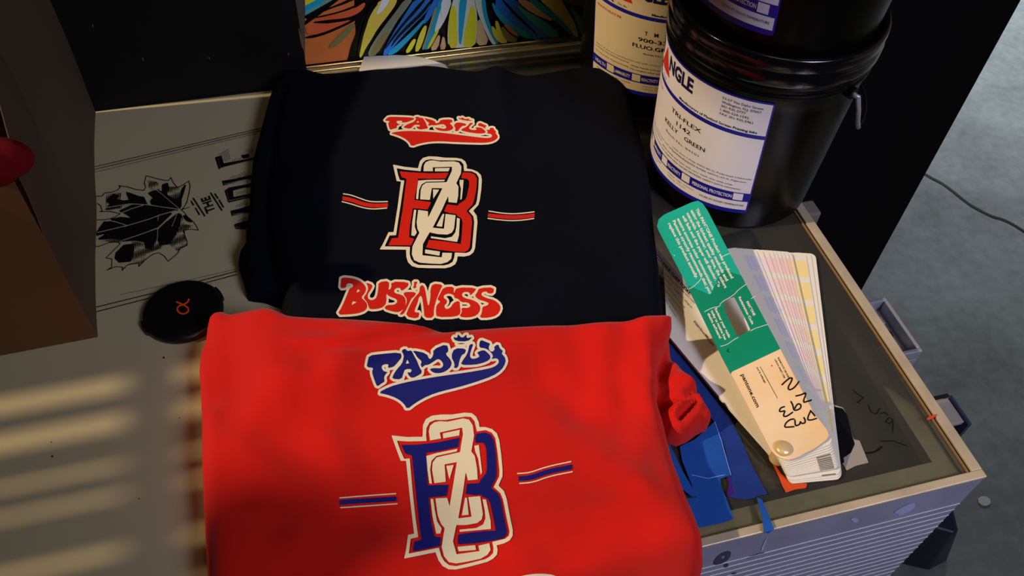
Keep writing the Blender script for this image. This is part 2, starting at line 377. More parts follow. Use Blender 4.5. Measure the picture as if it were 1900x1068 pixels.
dark = [q(p) for p in ([(600,215),(640,200),(700,190),(760,250),(850,320),(920,370),(800,375),(640,350),(620,300),(650,260)], [(160,290),(230,230),(270,245),(250,280),(330,300),(400,290),(370,210),(430,230),(480,250),(540,260),(570,320),(420,320),(330,335),(250,355),(160,370),(200,330)], [(300,400),(420,345),(560,330),(700,370),(900,385),(700,450),(580,480),(440,480),(350,420)], [(210,490),(300,470),(400,480),(560,480),(440,530),(370,550),(280,520)], [(60,620),(130,520),(200,515),(340,555),(260,590),(60,650)], [(80,690),(200,620),(400,560),(600,490),(830,430),(700,560),(500,620),(330,690),(200,680)], [(330,710),(500,640),(680,590),(670,700),(620,790),(570,780),(560,720),(450,700)], [(700,600),(760,540),(900,430),(930,440),(920,520),(870,650),(800,740),(720,750),(690,680)], [(260,840),(340,760),(440,750),(430,850),(400,920),(290,930),(250,890)], [(700,200),(760,200),(790,240),(850,280),(930,270),(930,350),(880,340),(780,270)], [(745,130),(790,115),(800,160),(780,215),(745,200)], [(940,460),(980,450),(1040,510),(1000,500)], [(925,260),(945,180),(975,135),(960,190),(935,270)])]
veins = [q(v) for v in ([(925,385),(750,360),(585,335),(400,325),(250,350),(150,365)], [(925,385),(850,425),(690,580),(520,640),(330,705)], [(880,395),(720,440),(600,485),(380,550),(60,625)], [(925,385),(840,315),(730,220),(640,150)], [(925,395),(960,480),(1060,575)], [(690,585),(690,660),(675,740)], [(540,340),(420,375),(300,425)], [(375,552),(230,505)], [(700,440),(690,500)], [(905,400),(880,460),(840,560)])]
hreg = polys([q(p) for p in ([(430,720),(560,760),(560,860),(530,930),(400,945),(420,840)], [(860,470),(960,500),(965,660),(990,750),(900,800),(820,740)], [(600,90),(680,110),(700,200),(620,180)], [(800,160),(900,160),(930,260),(830,250)], [(170,230),(300,225),(300,360),(160,380)], [(150,640),(340,680),(300,720),(100,700)], [(560,700),(740,700),(720,780),(580,830)], [(880,540),(1040,560),(960,590)])])
def hatch(P):                                    # pen strokes running down the sheet
    w = P[:, 0]*.97+P[:, 1]*.06; return np.abs(((w/3.0) % 1)-.5)*3.0-.62+.35*np.sin(P[:, 1]*.31+P[:, 0]*.11)
ink = union(inkl, minus(union(grow(polys(dark), 1.7), inter(grow(hreg, 2.5), hatch)), strokes(veins, 1.5)))
lay(mb, ink, (166, 318, 372, 506), .75, S_post, M_INK)
# ruled borders
q1 = zpt(0, 0, 3.1417); q2 = zpt(0, 330, 3.1417)
rules = [q1([(300,1035),(557,970),(1520,747)]), q1([(300,1050),(557,985),(1520,759)]), q2([(300,815),(570,750),(905,668),(1380,543)]), q2([(300,840),(575,776),(880,697),(1380,562)])]
for r_, w in zip(rules, (1.1, 1.1, 1.6, 1.6)): lay(mb, stroke(r_, w), bb([r_]), .8, S_post, M_INK)
for r_ in (q1([(300,1060),(600,992),(1500,775)]), q2([(700,680),(1120,590),(1380,530)])): lay(mb, stroke(r_, .8), bb([r_]), .8, S_post, M_THIN)
q = zpt(350, 240, 5.34)
text(mb, 'THE', q([(266,808),(205,655)]), np.array([-88/5.34, 30/5.34]), S_post, M_INK, .03)
br = [q(s_) for s_ in ([(48,682),(160,855)], [(220,628),(330,800)], [(28,712),(48,748)], [(70,780),(108,842)], [(262,638),(290,680)], [(305,700),(345,768)])]
lay(mb, strokes(br, 2.6), bb(br), .8, S_post, M_INK)
big = [[(262,275),(325,258),(348,335),(560,295),(700,262),(700,283),(345,372),(300,395)], [(520,255),(595,240),(603,275),(540,290)], [(330,510),(480,482),(700,430),(700,470),(560,500),(345,555)], [(358,605),(400,575),(560,545),(700,515),(700,545),(560,575),(440,605),(445,668),(560,645),(700,612),(700,650),(560,685),(395,725)], [(415,805),(500,785),(590,755),(700,760),(700,815),(560,825),(430,858)], [(452,938),(560,905),(700,890),(700,960),(560,985),(465,985)]]
inl = [[(292,285),(318,383),(600,318)], [(352,520),(356,542),(600,488)], [(378,612),(402,706),(600,660)], [(438,818),(440,845),(560,818)], [(470,948),(472,972),(560,960)]]
lay(mb, minus(polys([q(p) for p in big]), strokes([q(p) for p in inl], .9)), bb([q(p) for p in big]), .8, S_post, M_INK)
hr2 = polys([q(p) for p in ([(290,235),(400,190),(420,300),(340,320)], [(370,490),(560,410),(600,450),(480,480)], [(450,760),(560,690),(600,740),(500,770)], [(480,910),(560,850),(600,890)], [(470,620),(560,600),(560,630),(470,650)], [(560,210),(640,180),(650,250),(600,240)], [(430,300),(520,270),(520,290),(430,320)])])
def hatch2(P): w = P[:, 0]*.5+P[:, 1]*.87; return np.abs(((w/3.2) % 1)-.5)*3.2-.42
lay(mb, inter(hr2, hatch2), (350, 270, 480, 440), .7, S_post, M_THIN)
for u, v, r_ in ((97, 846, 1.8), (95, 820, 1.2), (258, 925, 1.2), (333, 775, 1.2), (304, 663, 1.8)): lay(mb, lambda P, u=u, v=v, r_=r_: np.hypot(P[:, 0]-u, P[:, 1]-v)-r_, (u-4, v-4, u+4, v+4), .7, S_post, M_INK)
tag(mb.build('leaf_poster'), 'large off-white sheet printed with a black maple leaf, ruled lines and big letters', 'poster')
mb = MB(); ps = [(676, 104), (690, 104), (735, 102), (765, 103), (790, 108), (822, 118), (860, 150), (700, 160), (666, 130)]
mb.prism([up(u, v, .0025) for u, v in ps], .0012, M_WHITE)
tag(mb.build('paper_sheet'), 'blank white paper sheet sticking out behind the navy shirt at the back rail', 'paper')

# ------------------------------------------------------------------ lens cap
cx, cy = -.1163, .4656; r = .0304
cap = thing('lens_cap', 'round black camera lens cap with an orange curved symbol, lying on the leaf poster', 'lens cap', (cx, cy, .0024))
mb = MB(); mb.lathe([(.0001, .0062), (r*.80, .0062), (r*.84, .0058), (r*.9, .0060), (r*.96, .0054), (r, .0040), (r, .0012), (r*.985, 0), (.0001, 0)], M_CAP, (cx, cy, .0024))
mb.build('cap_body', cap, smooth=True)
for a0 in (188, 10):
    mb = MB(); V = []
    for k in range(9):
        a = radians(a0+k*3.2); V.append((cx+(r+.0012)*cos(a), cy+(r+.0012)*sin(a), .0024+.0042))
    for k in range(8, -1, -1):
        a = radians(a0+k*3.2); V.append((cx+(r-.002)*cos(a), cy+(r-.002)*sin(a), .0024+.0046))
    mb.prism(V, .0034, M_CAP); mb.build('release_tab', cap)
q = zpt(0, 330, 3.1417); al = smooth(q([(1030,722),(1062,735),(1093,752),(1102,772),(1082,791),(1050,790),(1030,768),(1040,746),(1068,738),(1093,726),(1101,707)]), 2, False)
mb = MB(); lay(mb, stroke(al, 3.1), bb([al]), .7, lambda u, v: up(u, v, .0024+.0064), M_ORANGE); mb.build('emblem', cap)

# ------------------------------------------------------------------ shirts
def sstep(a, b_, x): t = np.clip((x-a)/(b_-a), 0, 1); return t*t*(3-2*t)
def to_xy(L, z=.03): return [tuple(up(u, v, z)[:2]) for u, v in L]
def edge_prof(d, r): t = np.clip(d/r, 0, 1); return np.sqrt(np.clip(1-(1-t)**3.4, 0, 1))
def ridge(P, L, w, amp): d = pdist(P, L, False); return amp*np.exp(-(d/w)**2)
def crease(P, L, w, amp):                         # a step: the left side of the line stands higher
    A = np.array(L); best = np.full(len(P), 1e9); side = np.zeros(len(P)); fr = np.zeros(len(P)); nseg = len(L)-1; ks = 0
    for a, b_ in zip(A[:-1], A[1:]):
        d = b_-a; Ln = d@d; t = np.clip(((P-a)@d)/Ln, 0, 1); q_ = P-a-t[:, None]*d; dd = np.sqrt((q_*q_).sum(1))
        cr_ = d[0]*q_[:, 1]-d[1]*q_[:, 0]; m = dd < best; best[m] = dd[m]; side[m] = np.sign(cr_[m]); fr[m] = ((ks+t)/nseg)[m]; ks += 1
    amp = amp*np.clip(fr*3, 0, 1)
    g = 1/(1+np.exp(-np.clip(best*side/.0016, -30, 30)))
    return amp*(g*np.exp(-best/w)-(1-g)*.55*np.exp(-(best/(w*.45))**2))
def resample(L, st):
    A = np.array(L+[L[0]], float); s = np.r_[0, np.cumsum(np.hypot(*np.diff(A, axis=0).T))]; n = max(8, int(s[-1]/st)); t = np.linspace(0, s[-1], n, endpoint=False)
    return [(np.interp(x, s, A[:, 0]), np.interp(x, s, A[:, 1])) for x in t]
def cloth(name, outline, hf, m, parent, st=.0032, rings=(.0006, .0016, .003, .005, .008), rm=.010, bottom=0.0):
    O = resample(outline, st); A = np.array(O); n = len(O)
    area = sum(A[i, 0]*A[(i+1) % n, 1]-A[(i+1) % n, 0]*A[i, 1] for i in range(n))
    if area < 0: O = O[::-1]; A = np.array(O)
    T = np.roll(A, -1, 0)-np.roll(A, 1, 0); N = np.stack([-T[:, 1], T[:, 0]], 1); N /= np.hypot(*N.T)[:, None]
    pts = [A]
    for d in rings:
        Q = A+N*d; k = (pdist(Q, O) > d*.93) & inside(Q, O); pts.append(Q[k])
    x0, y0 = A.min(0); x1, y1 = A.max(0); X, Y = np.meshgrid(np.arange(x0, x1, st), np.arange(y0, y1, st)); G = np.stack([X.ravel(), Y.ravel()], 1)
    k = inside(G, O); G = G[k]; G = G[pdist(G, O) > rm]; pts.append(G); P = np.concatenate(pts)
    V, E, F, *_ = delaunay_2d_cdt([Vector(p) for p in P.tolist()], [(i, (i+1) % n) for i in range(n)], [], 1, 1e-7)
    VP = np.array([(v.x, v.y) for v in V]); Z = hf(VP)
    mb = MB(); mb.keep = True; mb.add([(x, y, z) for (x, y), z in zip(VP, Z)], F, m)
    # underside follows what it lies on
    k = len(mb.v); ZB = np.minimum(bottom(VP, Z), Z-.0003); mb.v += [(x, y, float(z)) for (x, y), z in zip(VP, ZB)]
    mb.f += [tuple(k+i for i in reversed(f)) for f in F]; mb.m += [0]*len(F)
    for i in range(n): mb.f.append((i, k+i, k+(i+1) % n, (i+1) % n)); mb.m.append(0)
    return mb.build(name, parent, smooth=True)
def surf_of(hf, off):
    def S(u, v):
        z = .03
        for _ in range(9): p = up(u, v, z); z = float(hf(np.array([[p[0], p[1]]]))[0])+off
        return (p[0], p[1], z)
    return S
class FastSurf:                                    # height sampled once on a grid, then looked up
    def __init__(s, hf, bb_, st=.0012):
        s.x0, s.y0, x1, y1 = bb_; s.st = st; s.nx = int((x1-s.x0)/st)+2; s.ny = int((y1-s.y0)/st)+2
        X, Y = np.meshgrid(s.x0+np.arange(s.nx)*st, s.y0+np.arange(s.ny)*st); s.Z = hf(np.stack([X.ravel(), Y.ravel()], 1)).reshape(s.ny, s.nx)
    def h(s, x, y):
        i = min(max((x-s.x0)/s.st, 0), s.nx-1.001); j = min(max((y-s.y0)/s.st, 0), s.ny-1.001); a, b_ = int(i), int(j); f, g = i-a, j-b_; Z = s.Z
        return (Z[b_, a]*(1-f)+Z[b_, a+1]*f)*(1-g)+(Z[b_+1, a]*(1-f)+Z[b_+1, a+1]*f)*g
    def hv(s, x, y):
        i = np.clip((x-s.x0)/s.st, 0, s.nx-1.001); j = np.clip((y-s.y0)/s.st, 0, s.ny-1.001); a = i.astype(int); b_ = j.astype(int); f = i-a; g = j-b_; Z = s.Z
        return (Z[b_, a]*(1-f)+Z[b_, a+1]*f)*(1-g)+(Z[b_+1, a]*(1-f)+Z[b_+1, a+1]*f)*g
    def S(s, off):
        zs = np.linspace(.085, -.06, 146)
        def fn(u, v):                                 # first place where the line of sight meets the cloth
            d = ray(u, v); t = (zs-HC)/d[2]; g = zs-s.hv(d[0]*t, d[1]*t)-off; k = int(np.argmax(g < 0))
            if g[k] >= 0: k = int(np.argmin(g)); z = zs[k]
            elif k == 0: z = zs[0]
            else: z = zs[k-1]+(zs[k]-zs[k-1])*g[k-1]/(g[k-1]-g[k])
            t = (z-HC)/d[2]; return (d[0]*t, d[1]*t, z)
        return fn

navy_px = [(560,129,.02),(600,124,.03),(640,121,.03),(690,117,.03),(750,116,.03),(790,113,.03),(815,115,.03),(840,119,.03),(880,121,.031),(900,115,.034),(917,109,.036),(935,114,.034),(955,124,.03),(980,128,.03),(1010,124,.03),(1050,116,.03),(1090,114,.03),(1130,119,.03),(1152,135,.024),(1166,162,.02),(1175,200,.018),(1190,250,.016),(1200,300,.014),(1209,360,.012),(1214,440,.01),(1222,500,.01),(1228,560,.01),(1231,600,.01),(1228,650,.01),
           (1150,672,.01),(900,680,.01),(640,676,.01),(545,650,.01),(528,606,.01),(522,582,.01),(520,562,.01),(490,553,.008),(458,549,.008),(451,520,.008),(441,490,.008),(443,476,.008),(456,456,.008),(455,430,.008),(461,390,.008),(464,340,.008),(468,300,.008),(483,245,.01),(498,192,.012),(512,155,.015),(532,137,.018)]
NAVY = [tuple(up(*p)[:2]) for p in navy_px]
nx_ = lambda L, z=.03: [tuple(up(u, v, z)[:2]) for u, v in L]
nv1 = nx_([(520,165),(505,230),(492,320),(486,400),(497,480),(522,560)]); nv2 = nx_([(545,190),(520,300),(512,420),(530,520)])
nb1 = nx_([(917,108),(925,160),(940,230)]); nf1 = nx_([(700,140),(820,150),(900,170)]); nf2 = nx_([(1020,150),(1100,170),(1160,230)])
nw1 = nx_([(1030,230),(1090,330),(1150,480)]); nw2 = nx_([(560,330),(620,430),(600,540)]); nw3 = nx_([(1000,480),(1100,520),(1200,500)])
def h_navy(P):
    d = pdist(P, NAVY)*np.where(inside(P, NAVY), 1, -1)
    T = .031+ridge(P, nb1, .012, .006)+ridge(P, nf1, .01, .0015)+ridge(P, nf2, .012, .002)+ridge(P, nw1, .014, .0022)+ridge(P, nw2, .016, .002)+ridge(P, nw3, .014, .0018)
    T = T-ridge(P, nv1, .006, .010)-ridge(P, nv2, .009, .003)+.0012*np.sin(P[:, 0]*38+P[:, 1]*21)+.0008*np.sin(P[:, 1]*60-P[:, 0]*25)
    T = T-.010*(1-sstep(-.058, -.03, P[:, 0]-.03*(P[:, 1]-.5)))
    return .0012+T*edge_prof(np.maximum(d, 0), .022)
red_px = [(389,612,.012),(402,598,.014),(425,591,.016),(440,602,.014),(455,604,.014),(475,600,.02),(505,592,.03),(540,588,.044),(620,585,.05),(700,593,.05),(760,601,.05),(800,606,.05),(830,609,.05),(870,606,.05),(940,601,.05),(1020,597,.05),(1100,592,.05),(1170,588,.05),(1205,589,.045),(1225,593,.04),(1240,600,.035),(1246,612,.03),(1240,635,.025),(1228,660,.025),(1224,690,.025),(1227,718,.022),(1221,745,.018),(1222,765,.014),(1230,795,.01),(1237,830,.008),(1248,880,.006),(1264,930,.004),(1282,975,.002),(1295,1015,0),(1300,1045,-.004),(1296,1068,-.02),(1288,1110,-.03),(1276,1180,-.03),(1262,1290,-.05),(1000,1335,-.02),(700,1375,0),(430,1410,.01),(402,1300,.01),(391,1160,.01),(386,1068,.01),(382,1010,.01),(379,950,.01),(377,880,.01),(376,800,.01),(373,740,.01),(371,700,.01),(374,670,.01),(383,645,.01)]
RED = [tuple(up(*p)[:2]) for p in red_px]
rq = zpt(370, 560, 4.448)
rc1 = nx_([(520,640),(560,647),(595,649),(635,647),(670,641),(700,634),(760,622),(810,611),(850,600),(900,585)], .05)
rv = nx_(rq([(690,420),(720,520),(860,520),(960,600)]), .045); rv2 = nx_(rq([(560,190),(700,230),(950,260),(1160,320)]), .05)
rl = nx_([(388,640),(392,700),(396,760)], .02); rr1 = nx_([(1185,600),(1184,660),(1205,720),(1190,800),(1175,900)], .03); rr2 = nx_([(1160,640),(1150,700),(1175,760)], .035)
rr3 = nx_([(1215,640),(1180,650),(1190,690)], .035)
rw = [nx_(L, .035) for L in ([(450,830),(520,900),(620,930)], [(1000,700),(1080,760),(1150,780)], [(960,1000),(1060,960),(1180,930),(1230,880)], [(430,700),(520,760),(600,770)], [(640,700),(600,800),(640,880)], [(1060,640),(1090,700),(1070,760)], [(560,1000),(680,1040),(760,1030)], [(1040,1040),(1100,1000),(1190,1010)], [(1120,850),(1180,900),(1240,950)], [(405,620),(430,680),(425,760)])]
def h_red(P):
    d = pdist(P, RED)*np.where(inside(P, RED), 1, -1); x, y = P[:, 0], P[:, 1]
    over = sstep(.312, .35, y)*sstep(-.085, -.04, x)*(1-sstep(.232, .258, x))
    base = .0345*over
    T = .034-.015*over-.004*(1-sstep(.27, .33, y))
    T = T+crease(P, rc1, .012, .0085)
    T = T-ridge(P, rv, .009, .002)-ridge(P, rv2, .008, .0022)-ridge(P, rl, .008, .006)
    for k, L in enumerate(rw): T = T+ridge(P, L, .013, .0046 if k % 2 == 0 else -.0036)
    T = T+ridge(P, rr1, .010, .005)-ridge(P, rr2, .010, .005)-ridge(P, rr3, .006, .004)
    T = T+.0009*np.sin(x*55+y*30)+.0008*np.sin(y*70-x*40)
    z = .0030+base+T*edge_prof(np.maximum(d, 0), .020)
    drop = np.maximum(.193-y, 0); return z-1.15*drop*sstep(0, .02, drop)-.3*drop

navy = thing('navy_shirt', 'folded navy T-shirt with red and cream printed lettering lying behind the red shirt', 'shirt', (.19, .58, .0015))
cloth('shirt_body', NAVY, h_navy, M_NAVY, navy, bottom=lambda P, Z: np.full(len(P), .0018))
red = thing('red_shirt', 'folded bright red T-shirt with blue and cream printed lettering in the foreground', 'shirt', (.1, .3, .0015))
cloth('shirt_body', RED, h_red, M_RED, red, bottom=lambda P, Z: np.where(P[:, 1] > .1915, np.where(inside(P, NAVY), h_navy(P)+.0006, .0022), Z-.008))
# bunched sleeve at the right of the red shirt
sl_px = [(1236,596,.03),(1246,602,.028),(1249,625,.026),(1256,660,.024),(1275,688,.022),(1293,712,.02),(1299,735,.016),(1307,757,.01),(1318,780,.008),(1311,795,.006),(1290,806,.005),(1275,818,.005),(1255,826,.005),(1236,818,.006),(1222,800,.008),(1205,760,.012),(1200,700,.02),(1210,640,.025)]
SLV = [tuple(up(*p)[:2]) for p in sl_px]
zq = zpt(1120, 560, 3.814)
s_a = nx_(zq([(640,650),(560,720),(430,760)]), .018); s_b = nx_(zq([(640,735),(590,790),(525,855)]), .016); s_c = nx_(zq([(470,350),(420,420),(400,600),(400,720),(430,860)]), .02)
s_d = nx_(zq([(420,600),(500,575),(620,580)]), .02); s_e = nx_(zq([(670,690),(700,800),(690,860)]), .014); s_r = nx_(zq([(660,640),(640,690),(500,760),(440,840),(470,920)]), .02)
def h_slv(P):
    d = pdist(P, SLV); T = .025+ridge(P, s_r, .006, .006)-ridge(P, s_a, .0032, .011)-ridge(P, s_b, .0028, .012)-ridge(P, s_c, .006, .010)+ridge(P, s_d, .005, .004)-ridge(P, s_e, .004, .004)
    return .0035+np.maximum(T, .003)*edge_prof(d, .014)
cloth('sleeve', SLV, h_slv, M_RED, red, st=.0022, bottom=lambda P, Z: np.full(len(P), .0036), rm=.008)

# --- artwork outlines
q_fam = zpt(660, 600, 6.283)
FAM = [[(155,370),(300,352),(520,333),(542,388),(505,435),(470,478),(435,508),(370,520),(385,472),(320,478),(300,505),(318,545),(345,560),(378,562),(345,595),(330,635),(342,675),(300,700),(250,737),(225,680),(185,560),(208,515),(125,510),(138,440)],
       [(530,312),(578,288),(602,320),(650,308),(680,370),(720,440),(740,500),(782,570),(720,612),(660,637),(620,612),(598,562),(640,572),(655,530),(575,532),(558,580),(535,652),(420,645),(440,590),(480,530),(540,465),(556,400),(560,370)],
       [(655,308),(830,345),(862,425),(905,370),(902,300),(1062,233),(1088,322),(1045,352),(1105,415),(1125,470),(1090,530),(1020,572),(940,582),(885,562),(858,525),(930,515),(990,522),(1022,490),(1010,445),(962,408),(900,450),(850,482),(805,485),(775,517),(752,478),(772,440),(720,400),(690,350)],
       [(1150,285),(1292,290),(1275,352),(1240,362),(1210,430),(1195,517),(1140,520),(1155,470),(1108,382)],
       [(1133,152),(1185,168),(1188,115),(1240,172),(1297,118),(1290,172),(1367,152),(1310,210),(1160,206)], [(1165,232),(1230,224),(1292,232),(1230,242)],
       [(1325,240),(1377,235),(1350,300),(1330,375),(1350,410),(1400,405),(1442,385),(1432,362),(1408,335),(1492,303),(1535,335),(1577,380),(1560,425),(1480,462),(1380,482),(1218,484),(1250,420),(1290,370),(1312,310)],
       [(1440,220),(1462,188),(1520,213),(1572,232),(1550,272),(1558,310),(1588,330),(1622,302),(1608,270),(1662,236),(1682,292),(1722,318),(1700,350),(1742,390),(1752,450),(1702,540),(1600,612),(1400,682),(1200,742),(1000,790),(850,840),(700,922),(600,1002),(560,930),(480,870),(370,830),(255,806),(400,732),(550,690),(750,650),(1000,608),(1300,568),(1500,533),(1605,508),(1662,468),(1668,425),(1640,402),(1578,417),(1605,372),(1550,310),(1500,287),(1440,282)]]
FAMH = [[(602,422),(622,462),(585,466)]]
FAM_R = [q_fam(p) for p in FAM]; FAMH_R = [q_fam(p) for p in FAMH]
src = [(155,370),(1062,233),(1240,172),(1462,188),(1752,450),(600,1002),(255,806),(1200,742),(750,650),(1000,608),(1300,568),(1605,508),(250,737),(578,288),(420,645),(720,612),(655,308),(940,582),(1150,285),(1380,482),(1577,380),(1662,236),(1000,790)]
dst = [(262,200),(1072,188),(1215,200),(1410,262),(1622,400),(560,555),(290,370),(1150,487),(680,357),(900,374),(1200,405),(1480,458),(300,330),(640,158),(462,312),(720,337),(718,178),(940,352),(1115,250),(1370,402),(1478,372),(1562,318),(900,480)]
w_fn = warp_fit(src, dst); q_n1 = zpt(680, 190, 6.675)
FAM_N = [q_n1(w_fn(p)) for p in FAM]; FAMH_N = [q_n1(w_fn(p)) for p in FAMH]
OUT = [(530,122),(640,143),(755,155),(762,130),(772,92),(800,62),(850,48),(920,50),(1000,60),(1100,62),(1152,72),(1182,95),(1196,130),(1195,158),(1240,165),(1290,185),(1322,215),(1331,260),(1325,350),(1312,440),(1300,485),(1253,537),(1285,582),(1291,640),(1281,750),(1270,870),(1255,912),(1220,940),(1170,950),(1112,948),(1107,985),(1090,1020),(1050,1043),(1000,1055),(850,1054),(750,1050),(700,1035),(665,1000),(650,950),(648,888),(410,886),(440,835),(490,730),(535,730),(550,640),(572,500),(602,275),(563,270),(545,190)]
INN = [(563,155),(640,168),(780,182),(783,150),(795,110),(825,82),(870,74),(950,84),(1100,84),(1142,92),(1165,120),(1170,180),(1240,183),(1283,205),(1303,240),(1300,330),(1287,440),(1275,480),(1213,540),(1253,587),(1262,640),(1252,760),(1242,875),(1225,903),(1190,918),(1087,914),(1082,960),(1065,1000),(1030,1020),(990,1030),(850,1028),(760,1025),(715,1005),(690,970),(680,925),(683,862),(455,858),(500,760),(558,758),(575,640),(600,480),(632,265),(592,262),(575,210)]
F_P = [(590,182),(700,193),(850,200),(1030,196),(1003,247),(850,250),(757,248),(745,320),(722,440),(875,460),(842,527),(708,515),(695,600),(680,690),(676,778),(720,790),(695,850),(488,848),(520,785),(577,780),(590,690),(615,540),(652,250),(608,235)]
B_P = [(1165,192),(1230,195),(1268,213),(1287,250),(1282,340),(1264,430),(1250,478),(1192,540),(1235,590),(1243,640),(1232,760),(1222,865),(1205,895),(1170,910),(1080,905),(950,890),(828,868),(855,800),(950,808),(1060,822),(1140,838),(1150,760),(1157,640),(1145,605),(1100,578),(990,542),(1018,480),(1110,492),(1130,472),(1180,440),(1195,410),(1217,300),(1215,268),(1195,250),(1145,245),(1150,205)]
Z_P = [(805,182),(808,130),(825,100),(860,86),(900,85),(960,95),(1080,92),(1125,105),(1146,140),(1143,200),(1100,290),(1120,320),(1118,400),(1105,467),(1030,460),(1027,405),(975,520),(888,690),(990,700),(1003,566),(1094,578),(1080,700),(1060,735),(1020,752),(935,748),(860,732),(800,838),(795,938),(970,957),(975,915),(1062,918),(1055,970),(1020,1000),(960,1017),(850,1012),(770,1005),(720,982),(700,930),(705,860),(735,800),(768,735),(750,700),(743,640),(750,590),(757,530),(845,542),(847,600),(975,335),(880,334),(862,440),(775,435),(780,350),(795,310),(830,285),(1013,280),(1060,180),(1062,142),(888,147),(890,182)]
BITS = [[(910,155),(1042,152),(1030,183),(906,183)], [(757,266),(840,260),(1000,258),(990,272),(830,276),(788,300),(765,350),(757,435),(738,430),(745,350)], [(890,345),(947,348),(893,430)], [(1130,260),(1166,260),(1160,340),(1150,430),(1135,442),(1142,340),(1130,295)], [(720,528),(740,530),(732,600),(726,680),(745,735),(725,765),(695,760),(703,640)], [(978,565),(992,568),(972,682),(920,676)], [(1106,600),(1132,610),(1124,760),(1108,818),(870,784),(873,768),(1000,785),(1060,772),(1090,735),(1102,680)], [(820,886),(953,905),(948,942),(818,920)]]
q_n2 = zpt(620, 280, 4.855); q_r2 = zpt(620, 750, 3.359)
srcL = [(530,122),(755,155),(920,50),(1195,158),(1330,270),(1253,537),(1291,640),(1270,870),(1112,948),(1000,1055),(750,1050),(648,888),(410,886),(490,730),(535,730),(602,275),(563,270),(757,250),(1027,405),(847,600),(888,690),(990,700),(1090,290),(762,435),(1192,540),(1140,838),(828,868)]
dstL = [(352,215),(543,208),(690,55),(893,145),(1040,240),(1008,495),(1077,570),(1130,790),(1027,880),(940,985),(745,1005),(637,922),(433,963),(467,812),(505,818),(450,318),(408,337),(570,290),(822,432),(722,645),(780,710),(858,692),(850,305),(607,510),(963,502),(1000,803),(780,868)]
w_rn = warp_fit(srcL, dstL)
def logo(mb, tf, s, S, c_ink, bbx):
    O, I, Z = poly(tf(OUT)), poly(tf(INN)), poly(tf(Z_P))
    cream = union(minus(O, I), Z, polys([tf(b_) for b_ in BITS])); col = minus(polys([tf(F_P), tf(B_P)]), grow(Z, 2.6*s))
    lay(mb, cream, bbx, .8, S, M_CREAM); lay(mb, col, bbx, .8, S, c_ink)
q_b = zpt(610, 490, 5.588)
BUS = [[(130,135),(230,140),(310,163),(367,205),(392,250),(377,300),(335,345),(385,385),(405,430),(385,480),(310,510),(220,520),(85,525),(140,430),(190,310),(217,245),(252,235),(248,205),(205,195),(185,210),(180,245),(118,250),(125,180)],
       [(380,185),(462,215),(438,265),(405,310),(405,350),(430,372),(475,365),(500,330),(513,250),(515,183),(627,170),(627,250),(598,300),(600,400),(570,440),(520,463),(425,468),(412,440),(395,390),(355,348),(392,300),(412,240)],
       [(645,178),(822,183),(832,220),(785,262),(748,278),(742,245),(700,247),(675,275),(690,300),(750,313),(792,340),(803,400),(780,460),(730,500),(660,492),(570,460),(600,420),(680,420),(712,390),(700,360),(640,340),(600,312),(600,270),(650,250)],
       [(780,285),(913,287),(890,335),(860,352),(830,420),(790,500),(760,525),(730,520),(770,470),(808,400),(805,350),(775,318)], [(880,178),(927,180),(905,215),(912,248),(868,248),(885,215)],
       [(940,290),(940,235),(972,208),(1000,250),(1020,380),(1035,442),(1055,330),(1050,270),(1075,198),(1187,210),(1160,262),(1115,370),(1092,460),(1090,556),(990,556),(985,470),(965,325),(935,340),(928,385),(890,480),(895,498),(947,498),(925,568),(793,540),(830,445),(868,372),(900,330)],
       [(1190,235),(1302,230),(1295,290),(1310,330),(1250,300),(1195,320),(1192,348),(1225,368),(1228,402),(1195,432),(1218,467),(1265,447),(1290,398),(1357,372),(1362,440),(1370,512),(1320,545),(1120,550),(1108,500),(1115,420),(1162,385),(1120,368),(1150,310)],
       [(1330,237),(1537,243),(1510,290),(1465,328),(1458,288),(1400,288),(1378,315),(1400,347),(1500,370),(1562,410),(1577,470),(1540,530),(1450,556),(1348,545),(1382,490),(1370,450),(1450,452),(1472,425),(1440,395),(1372,395),(1340,358),(1298,350),(1297,290)],
       [(1558,245),(1717,235),(1707,307),(1640,300),(1642,283),(1592,288),(1580,320),(1630,347),(1720,370),(1777,420),(1784,470),(1745,530),(1660,556),(1558,556),(1588,500),(1590,440),(1640,427),(1662,405),(1620,385),(1560,370),(1510,330),(1540,285)]]
BUSH = [[(302,260),(324,276),(288,294)], [(250,385),(287,392),(238,422)]]
BUS = [q_b(p) for p in BUS]; BUSH = [q_b(p) for p in BUSH]
def lettering(mb, L, H, S, ink, g):
    f = minus(polys([smooth(p, 1) for p in L]), polys(H)); B_ = bb(L, g+3)
    g1 = minus(grow(f, g), grow(f, -.15)); lay(mb, g1, B_, .8, S, M_CREAM); lay(mb, grow(f, -.15), B_, .8, S, ink)
def stripes(tops, mids, bots, wt, wm, S, ink, nm, par):
    mb = MB()
    for L, w, m in ((tops, wt, M_CREAM), (mids, wm, ink), (bots, wt, M_CREAM)):
        L = smooth(L, 2, False); A = np.array(L); x0, x1 = A[:, 0].min(), A[:, 0].max()
        f = inter(stroke([(A[0, 0]-6, A[0, 1])]+L+[(A[-1, 0]+6, A[-1, 1]+(A[-1, 1]-A[-2, 1])*1.0)], w), lambda P, x0=x0, x1=x1: np.maximum(x0-P[:, 0], P[:, 0]-x1))
        lay(mb, f, bb([L], 8), .8, S, m)
    mb.build(nm, par)
fs = FastSurf(h_navy, (-.1, .3, .42, .82)); SN = fs.S(.0006)
mb = MB(); lettering(mb, FAM_N, FAMH_N, SN, M_REDINK, 3.3); mb.build('family_lettering', navy)
mb = MB(); logo(mb, lambda L: q_n2(L), 1, SN, M_REDINK, (700, 285, 900, 502)); mb.build('emblem', navy)
